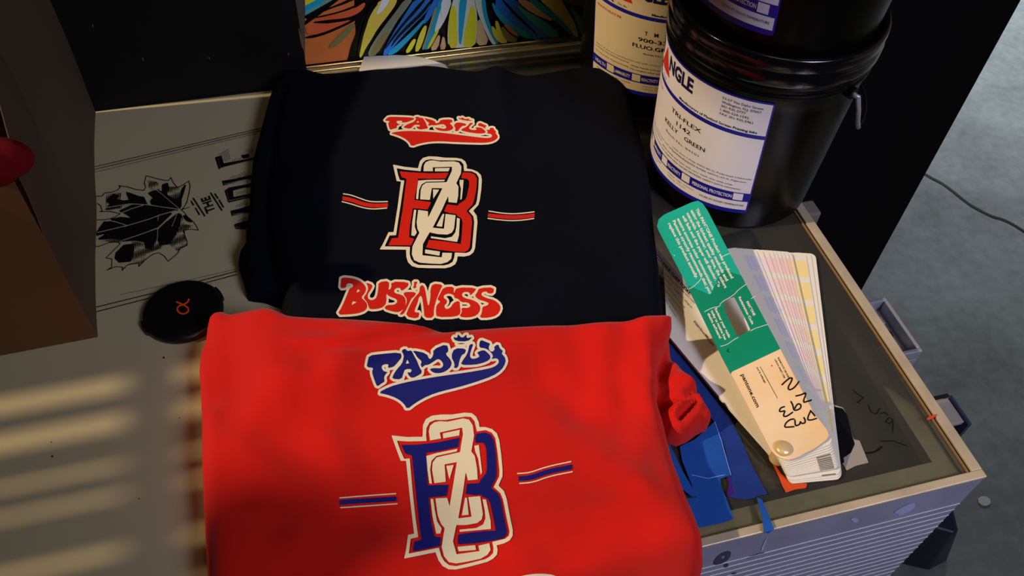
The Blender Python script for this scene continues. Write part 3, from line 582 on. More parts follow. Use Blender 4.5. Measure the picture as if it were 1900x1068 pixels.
mb = MB(); lettering(mb, BUS, BUSH, SN, M_REDINK, 4.0); mb.build('business_lettering', navy)
q = q_n2
stripes(q([(80,385),(150,395),(230,425),(300,450),(360,458),(485,455)]), q([(75,425),(160,440),(250,475),(330,490),(400,492),(485,487)]), q([(68,455),(150,475),(230,502),(310,520),(380,522),(478,513)]), 2.0, 7.2, SN, M_REDINK, 'printed_stripe', navy)
stripes(q([(1390,540),(1500,558),(1600,566),(1700,560),(1805,547)]), q([(1385,578),(1500,590),(1600,597),(1700,592),(1805,578)]), q([(1382,606),(1500,621),(1600,628),(1700,622),(1803,607)]), 2.0, 7.0, SN, M_REDINK, 'printed_stripe', navy)
fs2 = FastSurf(h_red, (-.3, .05, .4, .5)); SR = fs2.S(.0006)
mb = MB(); lettering(mb, FAM_R, FAMH_R, SR, M_BLUEINK, 4.6); mb.build('family_lettering', red)
mb = MB(); logo(mb, lambda L: q_r2(w_rn(L)), 1.15, SR, M_BLUEINK, (715, 755, 970, 1060)); mb.build('emblem', red)
q = q_r2
stripes(q([(32,582),(200,568),(387,555)]), q([(35,610),(200,598),(388,587)]), q([(38,643),(200,632),(395,618)]), 2.2, 8.6, SR, M_BLUEINK, 'printed_stripe', red)
stripes(q([(1140,430),(1220,425),(1320,388),(1478,355)]), q([(1150,462),(1230,455),(1330,417),(1483,388)]), q([(1153,492),(1240,485),(1340,447),(1487,418)]), 2.2, 8.6, SR, M_BLUEINK, 'printed_stripe', red)
mb = MB(); top3 = smooth([(940,1075),(970,1067),(1000,1063),(1030,1066),(1040,1076),(1080,1090),(1085,1110),(930,1105)], 1); lay(mb, poly(top3), bb([top3]), 1.2, SR, M_CREAM); mb.build('business_lettering', red)

# ------------------------------------------------------------------ ink buckets
RB, KB = .074, .05
def lab_mesh(bz, name, parent, bx, by, off, text_set, M_LW):
    """label coordinates: X mm from its right edge (negative to the left), Z mm above the bucket's foot; off: turn about the bucket in mm"""
    lift = [0.0004]
    def S(X, Z):
        z = Z/1000.; ph = radians(-104.5-(z-.02)*55)+(X+off)/77.; r_ = RB+KB*z+lift[0]
        return (bx+r_*cos(ph), by+r_*sin(ph), bz+z)
    mb = MB()
    def rect(x0, z0, x1, z1, m, dz, n=None):
        lift[0] = dz; n = n or max(1, int((x1-x0)/3)); V = []; F = []
        for i in range(n+1):
            x = x0+(x1-x0)*i/n; V += [S(x, z0), S(x, z1)]
        F = [(2*i, 2*i+2, 2*i+3, 2*i+1) for i in range(n)]; mb.add(V, F, m)
    # blue backing with rounded corners
    rr = 3.0; V = []; n = 60; xs = np.linspace(-141, 0, n)
    def ztop(x): e = min(x+141, -x); return 142-(rr-math.sqrt(max(rr*rr-(rr-min(e, rr))**2, 0)))
    def zbot(x): e = min(x+141, -x); return 20.5+(rr-math.sqrt(max(rr*rr-(rr-min(e, rr))**2, 0)))
    xs = sorted(set(list(np.linspace(-138, -3, 46))+[-141, -140.7, -140, -139, -2, -1, -.3, 0])); lift[0] = .0003
    V = [];  [V.extend([S(x, zbot(x)), S(x, ztop(x))]) for x in xs]
    mb.add(V, [(2*i, 2*i+2, 2*i+3, 2*i+1) for i in range(len(xs)-1)], M_LBLUE)
    rect(-139.6, 109.3, -1.4, 140.3, M_LW, .0005); rect(-139.6, 45, -1.4, 105.4, M_LW, .0005); rect(-139.6, 25, -1.6, 34.9, M_LW, .0005)
    rect(-139.6, 105.4, -1.4, 109.3, M_LNAVY if False else M_LBLUE, .0005); rect(-139.6, 34.9, -1.6, 45, M_LBLUE, .0005)
    for a in (-15.2, -63.3, -91, -119.5): rect(a, 36.4, a+8.4, 44.1, M_LW, .0007)
    T = lambda s, x0, x1, zb, cap, m=M_LNAVY, bold=0: text(mb, s, [(x0, zb), (x1, zb)], (0, cap), S, m, bold)
    lift[0] = .0007
    T('PERSONAL PROTECTION', -52, -16.2, 38.2, 3.7, M_LW, .02); T('REACTIVITY', -81.5, -65, 38.2, 3.7, M_LW, .02); T('FLAMMABILITY', -112, -93, 38.2, 3.7, M_LW, .02); T('HEALTH', -136, -121.5, 38.2, 3.7, M_LW, .02)
    T('STORE AT ROOM TEMPERATURE', -43.7, -4.5, 29.4, 2.1)
    T('0 Minimal   1 Slight   2 Moderate', -80, -50, 31.6, 1.4, M_LGREY); T('3 Serious   4 Severe', -80, -58, 28.6, 1.4, M_LGREY); T('HAZARD INDEX RATING NUMBER', -134, -92, 31.6, 1.4, M_LGREY); T('FOR INDUSTRIAL USE ONLY', -134, -98, 28.4, 1.4, M_LGREY)
    T('NGLE', -98, -64, 124.6, 12.4, M_LNAVY, .045); T('TRI', -138.5, -119, 124.6, 12.4, M_LNAVY, .045)
    lay(mb, poly([(-118.5, 117.5), (-95.3, 117.5), (-106.9, 138.5)]), (-120, 116, -94, 140), 1.0, S, M_LRED)
    T('INK', -131, -114.5, 111.5, 8.5, M_LNAVY, .04); T('Co., Inc.', -110, -100.5, 111.3, 2.2)
    T('Manufacturers of Plastisol Screen Printing Inks', -77.4, -8.2, 110.9, 2.5, M_LNAVY, .02)
    for i, (s, x1) in enumerate((('53-57 Van Dyke Street', -7.5), ('Wallington, N.J. 07057', -8.5), ('201-935-2777', -19.5), ('1-800-524-1592', -16.5), ('FAX 201-935-5961', -12.8))): T(s, -38.2, x1, 134.8-3.75*i, 2.3)
    T('NON-PHTHALATE INK', -136, -105.5, 98.2, 2.6, M_LRED)
    for s, x0, x1, zb, cap, m in text_set: T(s, x0, x1, zb, cap, m, .012)
    T('vapors. If eyes are contaminated with spills of inks, flush with water.', -136, -42, 57.8, 1.5, M_LGREY); T('Plastisol type resin CAS 9002-86-2, polyvinyl chloride', -84, -3.5, 58.2, 1.5, M_LGREY) if False else None
    T('Do not swallow or inhale. Wash skin with soap and water', -136, -95, 54.6, 1.5)
    T('Wear hands and eyes with care, wash skin with soap', -93, -17.8, 52.3, 1.6); T('For complete safety read SEE MATERIAL SAFETY DATA information.', -93, -10, 48.5, 1.7)
    T('Do not heat above. Keep from freezing.', -136, -95, 49.6, 1.5)
    return mb.build(name, parent)
def bucket(bx, by, bz, label, off, text_set, M_LW, bail):
    t = thing('ink_bucket', label, 'bucket', (bx, by, bz), 'black plastic ink buckets with white and blue labels')
    mb = MB(); pr_ = [(.0001, .003), (RB-.006, .003), (RB-.005, 0), (RB-.0015, 0), (RB, .0015)]+[(RB+KB*z, z) for z in np.linspace(.003, .1445, 12)]
    pr_ += [(.0828, .1465), (.0835, .1475), (.0835, .1492), (.0822, .150), (.0822, .1535), (.0840, .1545), (.0840, .156), (.082, .157), (.082, .170), (.0805, .170), (.079, .150), (.0001, .150)]
    mb.lathe(pr_, M_BUCKET, (bx, by, bz)); mb.build('bucket_body', t, smooth=True)
    mb = MB(); pl = [(.0845, .158), (.0850, .1585), (.0856, .1605), (.0856, .168), (.0852, .1695), (.0846, .171), (.0850, .1725), (.0853, .178), (.0848, .1815), (.0838, .183), (.0815, .183), (.0795, .1815), (.0785, .179), (.0782, .1745), (.076, .1735), (.060, .1735), (.058, .1742), (.056, .1735), (.0001, .1735)]
    mb.lathe(pl, M_LID, (bx, by, bz)); mb.build('lid', t, smooth=True)
    for o in list(t.children):
        for p in o.data.polygons: p.use_smooth = True
    lab_mesh(bz, 'label', t, bx, by, off, text_set, M_LW)
    # bail with its ear
    ea = radians(bail[0]); r_ = .0835
    e = np.array([cos(ea), sin(ea), 0]); c = np.array([bx, by, bz])
    for s in (1, -1):
        mb = MB(); mb.tube([c+s*e*(r_-.003)+(0,0,.1455), c+s*e*(r_+.004)+(0,0,.1455)], .0050, M_BUCKET, 16); mb.build('ear', t)
    L = [c+e*(r_+.001)+(0,0,.1455), c+e*(r_+.006)+(0,0,.145)]; n = 28; sg = bail[1]
    for k in range(n+1):
        f = k/n; a = ea+sg*pi*f; dz = .1455-(.046 if bz == 0 and bail[0] == -68 else 0)*min(1, sin(pi*f)*3.4); rr_ = .0915+.004*sin(pi*f)
        L.append(c+np.array((cos(a)*rr_, sin(a)*rr_, dz)))
    L += [c-e*(r_+.006)+(0,0,.145), c-e*(r_+.001)+(0,0,.1455)]
    mb = MB(); mb.tube(L[:6], .0019, M_METAL, 8); mb.tube(L[5:], .0011, M_BLACK, 8); mb.build('bail', t, smooth=True)
    return t
TS1 = [('TRI-FLEX', -85.5, -51, 93.4, 4.2, M_INK), ('1142', -77, -60.7, 85.2, 4.2, M_INK), ('KELLY', -93.5, -74, 77.2, 4.2, M_INK), ('GREEN', -66.2, -45.3, 77.2, 4.2, M_INK), ('Batch No. 84101', -90, -50, 69.5, 2.2, M_LGREY), ('resin (wt) CAS# 9002-86-2, Polyvinyl Chloride', -78, -3.5, 61.2, 1.6, M_LGREY), ('(phthalate) (CT) CAS# 68515-47-9, Pigment', -78, -7, 57.4, 1.6, M_LGREY)]
TS2 = [('T', -82.3, -79.5, 89.6, 4.2, M_INK), ('M', -73.5, -70, 89.6, 4.2, M_INK), ('S', -64, -61, 89.6, 4.2, M_INK), ('900-334', -88, -56, 82.0, 4.2, M_INK), ('FLUO.GREEN', -93, -48, 74.4, 4.2, M_INK), ('Batch No. 90217', -82, -52, 68.5, 2.0, M_LGREY)]
M_LW2 = mat('label_tan', (214, 192, 152), .55, .3, noise=(9, .1))  # tan version of the white label, used on the back bucket
bucket(.375, .529, 0, 'black ink bucket labelled KELLY GREEN, standing on the glass at the right', 0, TS1, M_LABEL, (-68, 1))
bucket(.361, .6965, 0, 'black ink bucket labelled FLUO.GREEN, half hidden at the back behind the others', 60, TS2, M_LW2, (0, 1))
bucket(.376, .527, .1737, 'black ink bucket stacked on top of the kelly green bucket', -27, TS1, M_LABEL, (-68, 1))

# ------------------------------------------------------------------ upright things at the back: black board and painting
bd = MB(); bd.box((-.205, .7385, .0016), (.0105, .752, .42), M_BLACK)
for (u, v, s) in ((172, 48, 4), (265, 110, 4), (388, 108, 2.5), (535, 100, 2.5)):
    g_ = smooth([(u-1.2, v-s), (u+1, v-s*.6), (u+1.6, v+s), (u-.2, v+s*.7)], 1); lay(bd, poly(g_), bb([g_], 3), .6, lambda a, b_: upY(a, b_, .7383), M_CHIP)
g_ = smooth([(553,48),(557,60),(562,72),(566,95),(560,88),(556,70)], 1); lay(bd, poly(g_), bb([g_], 3), .8, lambda a, b_: upY(a, b_, .7383), M_CHIP)
g_ = smooth([(255,108),(268,118),(272,135),(262,140),(258,122)], 1)
tag(bd.build('dark_board', bevel=.001), 'dark scuffed board standing upright on the poster beside the paper bag', 'board')

YP = .7735; PX0, PX1 = .0075, .3135
pm = MB(); pm.box((PX0, YP, .0006), (PX1, YP+.018, .36), mat('canvas_edge', (90, 80, 62), .8))
def pc(name, c1, c2, sc=14):
    c1, c2 = [tuple(min(250, v*1.34+10) for v in c) for c in (c1, c2)]
    return mat('paint_'+name, c1, .45, .35, noise=(sc, 0), rgb2=c2)
P_OR = pc('orange', (190, 92, 40), (150, 84, 34)); P_RED = pc('rust', (196, 62, 34), (168, 90, 44)); P_YEL = pc('yellow', (206, 178, 20), (176, 150, 60)); P_TEAL = pc('teal', (70, 140, 120), (30, 100, 100))
P_BLU = pc('blue', (30, 96, 190), (24, 80, 130)); P_CYN = pc('cyan', (20, 130, 160), (10, 110, 110)); P_PALE = pc('pale', (170, 200, 160), (190, 200, 190)); P_GRN = pc('green', (60, 110, 60), (80, 120, 90)); P_BLK = mat('paint_black', (12, 11, 9), .4, .4); P_SAND = pc('sand', (190, 150, 104), (160, 120, 80)); P_OLV = pc('olive', (96, 96, 44), (110, 92, 60)); P_GRY = pc('sage', (112, 122, 92), (92, 96, 76))
qa = zpt(540, 0, 6.3333); qb = zpt(820, 0, 6.3333)
PL = [(qa, P_OR, [(60,-1000),(900,-1000),(900,-60),(700,690),(180,800),(120,300)]), (qa, P_BLK, [(700,-1000),(3000,-1000),(3000,760),(640,760),(760,400)]),
 (qa, P_YEL, [(60,-60),(300,-60),(280,20),(100,110)]), (qa, P_TEAL, [(100,180),(300,70),(500,-20),(420,60),(300,140),(120,215)]), (qa, P_CYN, [(100,110),(300,10),(400,-50),(460,-50),(300,60),(100,150)]),
 (qa, P_BLK, [(110,215),(300,110),(560,-40),(640,-60),(480,60),(330,180),(200,270),(130,320),(140,270),(210,215)]), (qa, P_BLK, [(330,130),(560,50),(700,-20),(840,-60),(680,30),(500,90),(350,150)]), (qa, P_BLK, [(280,200),(560,140),(760,60),(880,0),(840,50),(620,140),(300,215)]),
 (qa, P_RED, [(250,245),(420,200),(640,160),(800,80),(870,30),(850,90),(760,170),(640,215),(460,240)]),
 (qa, P_BLK, [(220,265),(420,235),(640,215),(760,175),(840,120),(800,190),(700,240),(560,270),(400,275)]), (qa, P_RED, [(200,300),(400,290),(620,260),(700,240),(600,310),(430,370),(260,400),(180,390)]),
 (qa, P_BLK, [(170,430),(350,395),(560,310),(720,235),(840,150),(860,110),(850,170),(760,240),(620,310),(420,400),(260,445),(170,450)]), (qa, P_BLK, [(860,130),(860,180),(700,360),(560,480),(450,580),(560,460),(700,330),(800,220)]),
 (qa, P_OLV, [(700,300),(560,430),(440,560),(520,540),(650,420),(760,290)]), (qa, P_BLK, [(900,130),(860,240),(760,420),(700,680),(680,690),(700,560),(780,360),(840,210)]),
 (qa, P_YEL, [(1040,10),(1240,-40),(1230,40),(1130,180),(1010,330),(930,470),(870,560),(820,670),(810,660),(850,450),(900,300),(950,140)]), (qa, P_PALE, [(1090,-30),(1170,-40),(1100,90),(1000,180),(1050,80)]),
 (qa, P_BLK, [(1040,20),(950,140),(880,300),(840,460),(800,660),(770,670),(800,500),(850,300),(900,140),(960,40)]), (qa, P_GRY, [(1340,0),(1430,-20),(1330,120),(1240,240),(1120,440),(1000,640),(900,660),(960,520),(1100,320),(1240,140)]), (qa, P_OLV, [(1180,330),(1000,640),(930,655),(1000,500)]),
 (qa, P_BLU, [(1470,-20),(1640,-20),(1620,100),(1460,260),(1280,440),(1130,640),(1080,640),(1180,440),(1330,200)]), (qa, P_BLU, [(1700,-20),(1740,0),(1650,180),(1540,300),(1620,120)]),
 (qa, P_BLK, [(1560,-20),(1590,-10),(1480,130),(1330,290),(1200,460),(1080,620),(1180,440),(1330,250)]), (qa, P_BLK, [(1640,0),(1660,10),(1560,160),(1400,310),(1240,470),(1160,580),(1220,450),(1380,280),(1530,140)]),
 (qa, P_CYN, [(1600,200),(1400,400),(1220,560),(1130,640),(1210,630),(1330,520),(1500,330)]), (qa, P_YEL, [(1590,310),(1570,310),(1510,420),(1460,600),(1500,590),(1560,440)]), (qa, P_YEL, [(1440,465),(1465,470),(1400,600),(1350,620),(1390,540)]),
 (qa, P_GRY, [(1700,80),(1730,120),(1660,330),(1590,540),(1540,590),(1600,420),(1660,220)]), (qa, P_CYN, [(1740,0),(1790,0),(1750,160),(1700,330),(1620,560),(1570,580),(1640,380),(1710,170)]), (qa, P_PALE, [(1800,0),(1890,-10),(1820,200),(1730,350),(1690,380),(1740,200)]), (qa, P_YEL, [(1690,400),(1740,340),(1650,520),(1600,580)]),
 (qa, P_SAND, [(1750,400),(1720,570),(1640,590),(1700,480)]), (qa, P_SAND, [(1795,430),(1815,570),(1750,575)]),
 (qb, P_PALE, [(0,-20),(110,-20),(60,100),(0,230)]), (qb, P_PALE, [(150,-40),(380,-40),(400,120),(410,300),(400,420),(380,540),(80,560),(75,340),(100,160)]), (qb, P_YEL, [(130,60),(160,120),(170,360),(180,550),(90,560),(80,330),(100,150)]),
 (qb, P_YEL, [(350,60),(385,160),(400,300),(390,440),(370,540),(260,550),(270,400),(320,200)]), (qb, P_CYN, [(215,-30),(290,-30),(265,160),(235,400),(212,550),(205,300)]), (qb, P_SAND, [(430,210),(480,330),(550,510),(410,530),(425,380)]), (qb, P_SAND, [(20,420),(40,560),(0,570),(0,500)]),
 (qb, P_PALE, [(390,-40),(470,-40),(500,120),(540,300),(640,510),(590,515),(480,280),(420,120)]), (qb, P_CYN, [(470,-20),(500,-20),(520,180),(600,400),(660,505),(640,510),(540,320),(490,160)]),
 (qb, P_BLU, [(640,-20),(740,-20),(860,140),(1060,330),(1180,460),(1080,465),(900,330),(740,210),(640,100)]), (qb, P_BLU, [(720,-30),(860,-10),(960,140),(1100,310),(1240,450),(1200,450),(1020,320),(860,160)]),
 (qb, P_CYN, [(590,20),(640,110),(780,260),(960,370),(1060,460),(900,400),(720,270),(620,130)]), (qb, P_BLK, [(700,0),(730,0),(880,160),(1040,310),(1150,440),(1020,330),(860,190)]), (qb, P_YEL, [(630,250),(655,260),(700,400),(770,490),(720,500),(660,400)]), (qb, P_YEL, [(585,315),(605,320),(680,440),(740,495),(690,500),(620,430)]),
 (qb, P_OLV, [(700,300),(780,400),(900,480),(790,490),(720,410)]), (qb, P_OR, [(720,270),(860,380),(900,430),(800,370)]), (qb, P_TEAL, [(880,60),(1000,140),(1180,240),(1400,420),(1250,440),(1120,300),(980,180)]), (qb, P_SAND, [(880,-10),(980,0),(1180,130),(1330,250),(1150,190),(980,90)]), (qb, P_CYN, [(1000,-20),(1080,-10),(1260,120),(1480,300),(1560,420),(1540,430),(1420,300),(1200,150)]),
 (qb, P_YEL, [(1130,-30),(1380,-30),(1440,80),(1540,240),(1600,420),(1570,430),(1480,290),(1300,120)]), (qb, P_GRN, [(1500,60),(1560,140),(1680,260),(1690,420),(1650,430),(1600,280)]), (qb, P_OLV, [(1400,-20),(1690,-20),(1690,60),(1560,60)])]
for k, (qq, m, L) in enumerate(PL):
    L = qq(L); L = smooth(L, 1) if k > 1 else L; d_ = .00012*(k+1)
    base = grow(polys([L]), 1.5 if m is not P_BLK else .2); y_ = YP-d_
    f = inter(base, lambda P: np.maximum(566-P[:, 0]+(-.0)*P[:, 1], P[:, 1]-140))
    V, F = contour(f, (548, -150, 1094, 126), 1.6)
    if not V: continue
    W_ = [upY(u, v, y_) for u, v in V]
    W_ = [(min(max(p[0], PX0), PX1), p[1], max(p[2], .001)) for p in W_]; pm.add(W_, F, m)
tag(pm.build('painting'), 'painted canvas of flowing black, yellow, orange and blue strokes leaning behind the back rail', 'painting')

# ------------------------------------------------------------------ paper bag
bag = thing('paper_bag', 'brown kraft paper bag standing open at the left end of the poster', 'paper bag', (-.27, .6, .0016))
A0 = np.array((-.180, .457, .002)); A1 = np.array((-.192, .7345, .002)); HB = .165
F0 = np.array((-.43, .450, .002)); Bk = np.array((-.44, .728, .002)); upz = np.array((0, 0, 1.))
mid = (A0+A1)/2
def sub(fn, nu, nv, m, mb):
    V = [fn(i/nu, j/nv) for j in range(nv+1) for i in range(nu+1)]; F = [(j*(nu+1)+i, j*(nu+1)+i+1, (j+1)*(nu+1)+i+1, (j+1)*(nu+1)+i) for j in range(nv) for i in range(nu)]; mb.add(V, F, m)
def side(s, t):                                   # right side with its folded gusset
    p = A0+(A1-A0)*s; h = HB+.075*s; g = max(0, 1-abs(s-.5)*2); inn = .016*g*max(0, min(1, (t-.02)*2.2-(.5-abs(s-.5))*.9+.45))
    return p+upz*h*t+np.array((-inn-.004*sin(t*5+s*4)*t, 0, 0))
def front(s, t):
    p = A0+(F0-A0)*s; return p+upz*(HB*t)+np.array((0, .004*sin(s*9)*t, 0))
def back(s, t): p = A1+(Bk-A1)*s; return p+upz*(HB+.075)*t
def left(s, t): p = F0+(Bk-F0)*s; return p+upz*(HB+.075*s)*t
for nm, fn, m in (('gusset', side, M_KRAFTG), ('face', front, M_KRAFT), ('face', back, M_KRAFT), ('gusset', left, M_KRAFT)):
    mb = MB(); sub(fn, 28, 22, m, mb); o = mb.build(nm, bag, smooth=False); sm = o.modifiers.new('thick', 'SOLIDIFY'); sm.thickness = .0007; sm.offset = 0
mb = MB(); mb.prism([A0+(-.001, .001, .0008), A1+(-.001, -.001, .0008), Bk+(.001, -.001, .0008), F0+(.001, .001, .0008)], .0007, M_KRAFT); mb.build('bag_bottom', bag)
mb = MB(); c0 = up(-14, 300, .178)
for j in range(13):
    pass
def blob(s, t):
    a = 2*pi*s; ph = pi*(t*.98+.01); r_ = .019*(1+.1*sin(3*a+1)+.08*sin(5*a+ph*3)); return c0+np.array((r_*sin(ph)*cos(a)*1.1, r_*sin(ph)*sin(a)*.8, .015*cos(ph)))
sub(blob, 40, 20, mat('maroon_cloth', (110, 14, 22), .9, .1, noise=(12, .25)), mb)
tag(mb.build('red_cloth', smooth=True), 'crumpled dark red cloth showing in the mouth of the paper bag', 'cloth')

# ------------------------------------------------------------------ colour guide
guide = thing('colour_guide', 'fanned-out paper colour guide with a green and cream cover, lying beside the shirts', 'colour guide', (.30, .32, .0015))
CVZ = {'BL': (1431, 838, .016), 'BR': (1537, 797, .021), 'TL': (1219, 414, .036), 'TR': (1300, 374, .044)}
C4 = {k: up(*v) for k, v in CVZ.items()}
def cov(s, t):                                    # s across (0 left..1 right), t from rivet end to far end
    return (C4['BL']*(1-s)+C4['BR']*s)*(1-t)+(C4['TL']*(1-s)+C4['TR']*s)*t
nrm = np.cross(C4['BR']-C4['BL'], C4['TL']-C4['BL']); nrm /= np.linalg.norm(nrm)
def S_cov(off):
    def fn(u, v):                                 # onto the cover's surface
        d = ray(u, v); o = np.array([0, 0, HC]); z = .03
        # solve for bilinear z by iteration
        A_ = np.array([[C4[k][0], C4[k][1], C4[k][0]*C4[k][1], 1] for k in C4]); K = fn.K
        for _ in range(15):
            t = (z-HC)/d[2]; x, y = d[0]*t, d[1]*t; z = K@np.array([x, y, x*y, 1])+off
        return (x, y, z)
    A_ = np.array([[C4[k][0], C4[k][1], C4[k][0]*C4[k][1], 1] for k in C4]); fn.K = np.linalg.solve(A_, np.array([C4[k][2] for k in C4])); return fn
qc = zpt(1220, 370, 3.3375)
cov_px = [(1431,836),(1340,662),(1270,518),(1225,432),(1220,420),(1223,408),(1232,400),(1283,377),(1295,374),(1303,379),(1312,392),(1380,523),(1447,648),(1510,768),(1534,798),(1537,808),(1532,816),(1510,832),(1477,849),(1462,853),(1448,850),(1440,845)]
win = qc([(388,640),(470,597),(482,608),(578,800),(575,815),(500,853),(488,848)])
mb = MB(); CV = poly(cov_px); WN = poly(smooth(win, 1))
green = poly([(1100,600),(1200,350),(1320,350),(1449,647),(1358,690),(1300,800)])
teal = inter(green, poly([(1100,600),(1150,300),(1330,300),(1400,520),(1340,500),(1318,548),(1278,530),(1270,560)]))
edge_ = minus(CV, WN); B_ = bb([cov_px], 4)
face = grow(edge_, 1.1)
lay(mb, edge_, B_, 1.3, S_cov(0), M_WHITE); lay(mb, inter(grow(edge_, 1.0), green), B_, 1.0, S_cov(.00015), M_GREEN); lay(mb, inter(grow(edge_, 1.0), teal), B_, 1.0, S_cov(.0002), M_GREEN2)
lay(mb, minus(grow(edge_, .4), green), B_, 1.0, S_cov(.00015), M_BEIGE)
S3 = S_cov(.0004)
cr_ = [qc(L) for L in ([(195,555),(225,540),(265,500),(270,485)], [(290,697),(340,670),(385,665),(390,640),(470,595),(500,560),(550,525)], [(390,910),(430,900),(470,870),(500,855)], [(575,815),(600,800),(680,775)], [(580,615),(605,600)], [(400,355),(445,335)], [(100,345),(108,350)])]
lay(mb, strokes([smooth(c, 1, False) for c in cr_], 1.0), bb(cr_), .7, S3, M_WHITE)
TL_ = [('This PANTONE Product was produced', (234,62), (456,492)), ('using the highest quality methods and', (204,72), (424,508)), ('materials. However, over time, the colors', (178,88), (416,552)), ('will fade and the paper will discolor. To', (150,104), (376,545)), ('ensure accurate color communication,', (120,122), (340,560)), ('Pantone strongly recommends that you', (92,136), (320,585)), ('replace this product annually.', (64,152), (238,492))]
for s, a, b_ in TL_: text(mb, s, qc([a, b_]), np.array([17, -8.5])/3.3375, S3, M_WHITE, .03)
for s, a, b_ in (('PANTONE', (548,636), (594,722)), ('Registration Code', (500,608), (584,776)), ('Register your guide', (352,678), (440,858)), ('today to receive free', (328,690), (416,872)), ('design software!', (308,708), (384,864))): text(mb, s, qc([a, b_]), np.array([14, -7])/3.3375, S3, M_WHITE, .03)
q7 = zpt(1300, 600, 3.338)
text(mb, 'pantone.com', q7([(249,320),(346,522)]), np.array([23, -10])/3.338, S3, M_INK, .012)
text(mb, 'PLEASE DATE THIS GUIDE', q7([(476,214),(545,345)]), np.array([8, -4])/3.338, S3, M_INK); text(mb, 'UPON FIRST USE', q7([(456,225),(516,340)]), np.array([8, -4])/3.338, S3, M_INK); text(mb, 'DATE OPENED', q7([(345,275),(395,372)]), np.array([8, -4])/3.338, S3, M_INK)
ln = [q7([(368,268),(475,464)])]; lay(mb, stroke(ln[0], .6), bb(ln), .6, S3, M_INK)
qh = zpt(1430, 690, 8.9)
hw = [[(185,212),(250,150),(310,102),(355,100),(345,140),(320,190),(290,240),(285,280),(310,298),(360,280),(410,235),(465,160)], [(415,398),(500,380),(580,340),(570,400),(545,450),(540,508),(590,490),(668,465)], [(332,492),(360,540),(372,600),(385,635),(430,632),(480,610),(500,570),(490,535),(450,525),(415,560),(400,600)], [(222,575),(170,590),(145,625),(142,655),(180,655),(235,640),(220,680),(205,730),(250,738),(300,710),(358,668)], [(380,778),(320,785),(260,830),(230,880),(232,915),(290,912),(380,905)], [(398,800),(400,850),(408,890),(450,880),(480,860),(488,815),(500,850),(560,850),(570,800),(545,755)], [(655,640),(690,680),(725,725)], [(655,650),(630,700),(608,760),(612,795),(670,795),(750,770)]]
hw = [smooth(qh(h_), 1, False) for h_ in hw]; lay(mb, strokes(hw, 2.7), bb(hw), .6, S3, M_INK)
for (u, v) in (q7([(440,263)])[0],): lay(mb, lambda P, u=u, v=v: np.hypot(P[:, 0]-u, P[:, 1]-v)-1.3, (u-4, v-4, u+4, v+4), .6, S3, M_LRED)
dd = [qc([(440,925),(430,940),(445,945)])]; lay(mb, strokes(dd, 1.1), bb(dd), .6, S3, M_INK)
cover = mb.build('cover', guide); so = cover.modifiers.new('thick', 'SOLIDIFY'); so.thickness = .0006; so.offset = -1
pc_ = up(1453, 831, .018)
mb = MB(); mb.lathe([(.0001, .0022), (.003, .0021), (.0052, .0013), (.006, 0), (.006, -.015)], M_RIVET, (pc_[0], pc_[1], .0185), 40); mb.build('rivet', guide, smooth=True)
# fanned pages
FS_ = [0, .07, .14, .21, .29, .37, .43, .48, .53, .58, .63, .68, .87, .94, 1.0]; NP = len(FS_)
PA = [up(1446, 858, .0145), up(1547, 822, .0185), up(1372, 458, .013), up(1285, 470, .012)]
PBq = [up(1462, 897, .0025), up(1563, 888, .0025), up(1513, 470, .0025), up(1418, 468, .0025)]
tint = [((226,170,160),(240,200,190)), ((150,140,170),(196,188,205))]
sw = [(204,198,208),(196,192,206),(200,194,206),(210,200,208),(230,206,206),(236,190,188),(240,178,176),(236,196,180),(242,170,170),(238,186,166),(244,176,150),(244,206,130),(240,208,110),(232,226,206),(226,214,190)]  # first lilac greys carry the shade beside the cover in their colour
sw = [tuple(int(v*.72+226*.28) for v in c) for c in sw]
for k in range(NP):
    f = FS_[k]; c4 = [PA[i]*(1-f)+PBq[i]*f for i in range(4)]
    for i in range(4): c4[i][2] = PA[i][2]*(1-f)+PBq[i][2]*f
    BL, BR, TR, TL = c4; pt = lambda s, t, BL=BL, BR=BR, TR=TR, TL=TL: (BL*(1-s)+BR*s)*(1-t)+(TL*(1-s)+TR*s)*t
    mb = MB(); rs, rt = .12, .025; O = []
    for (cs, ct, a0) in ((1-rs, 1-rt, 0), (rs, 1-rt, 90), (rs, rt, 180), (1-rs, rt, 270)):
        for j in range(6): a = radians(a0+j*18); O.append(pt(cs+rs*cos(a), ct+rt*sin(a)))
    mb.prism(O, .0007, M_WHITE)
    if 0 < k < NP-2:
        m = mat('swatch_%d' % k, sw[k], .5, .3)
        for j in range(7):
            t0 = .16+j*.118; t1 = t0+.088; V = [pt(.1, t0)+(0,0,.00012), pt(.985, t0)+(0,0,.00012), pt(.985, t1)+(0,0,.00012), pt(.1, t1)+(0,0,.00012)]; mb.add(V, [(0, 1, 2, 3)], m)
    V = [pt(.64, .001)+(0,0,.0001), pt(.90, .001)+(0,0,.0001), pt(.90, .006)+(0,0,.0001), pt(.64, .006)+(0,0,.0001)]
    if 3 < k < NP-2: mb.add(V, [(0, 1, 2, 3)], M_TAUPE)
    mb.build('colour_page', guide)
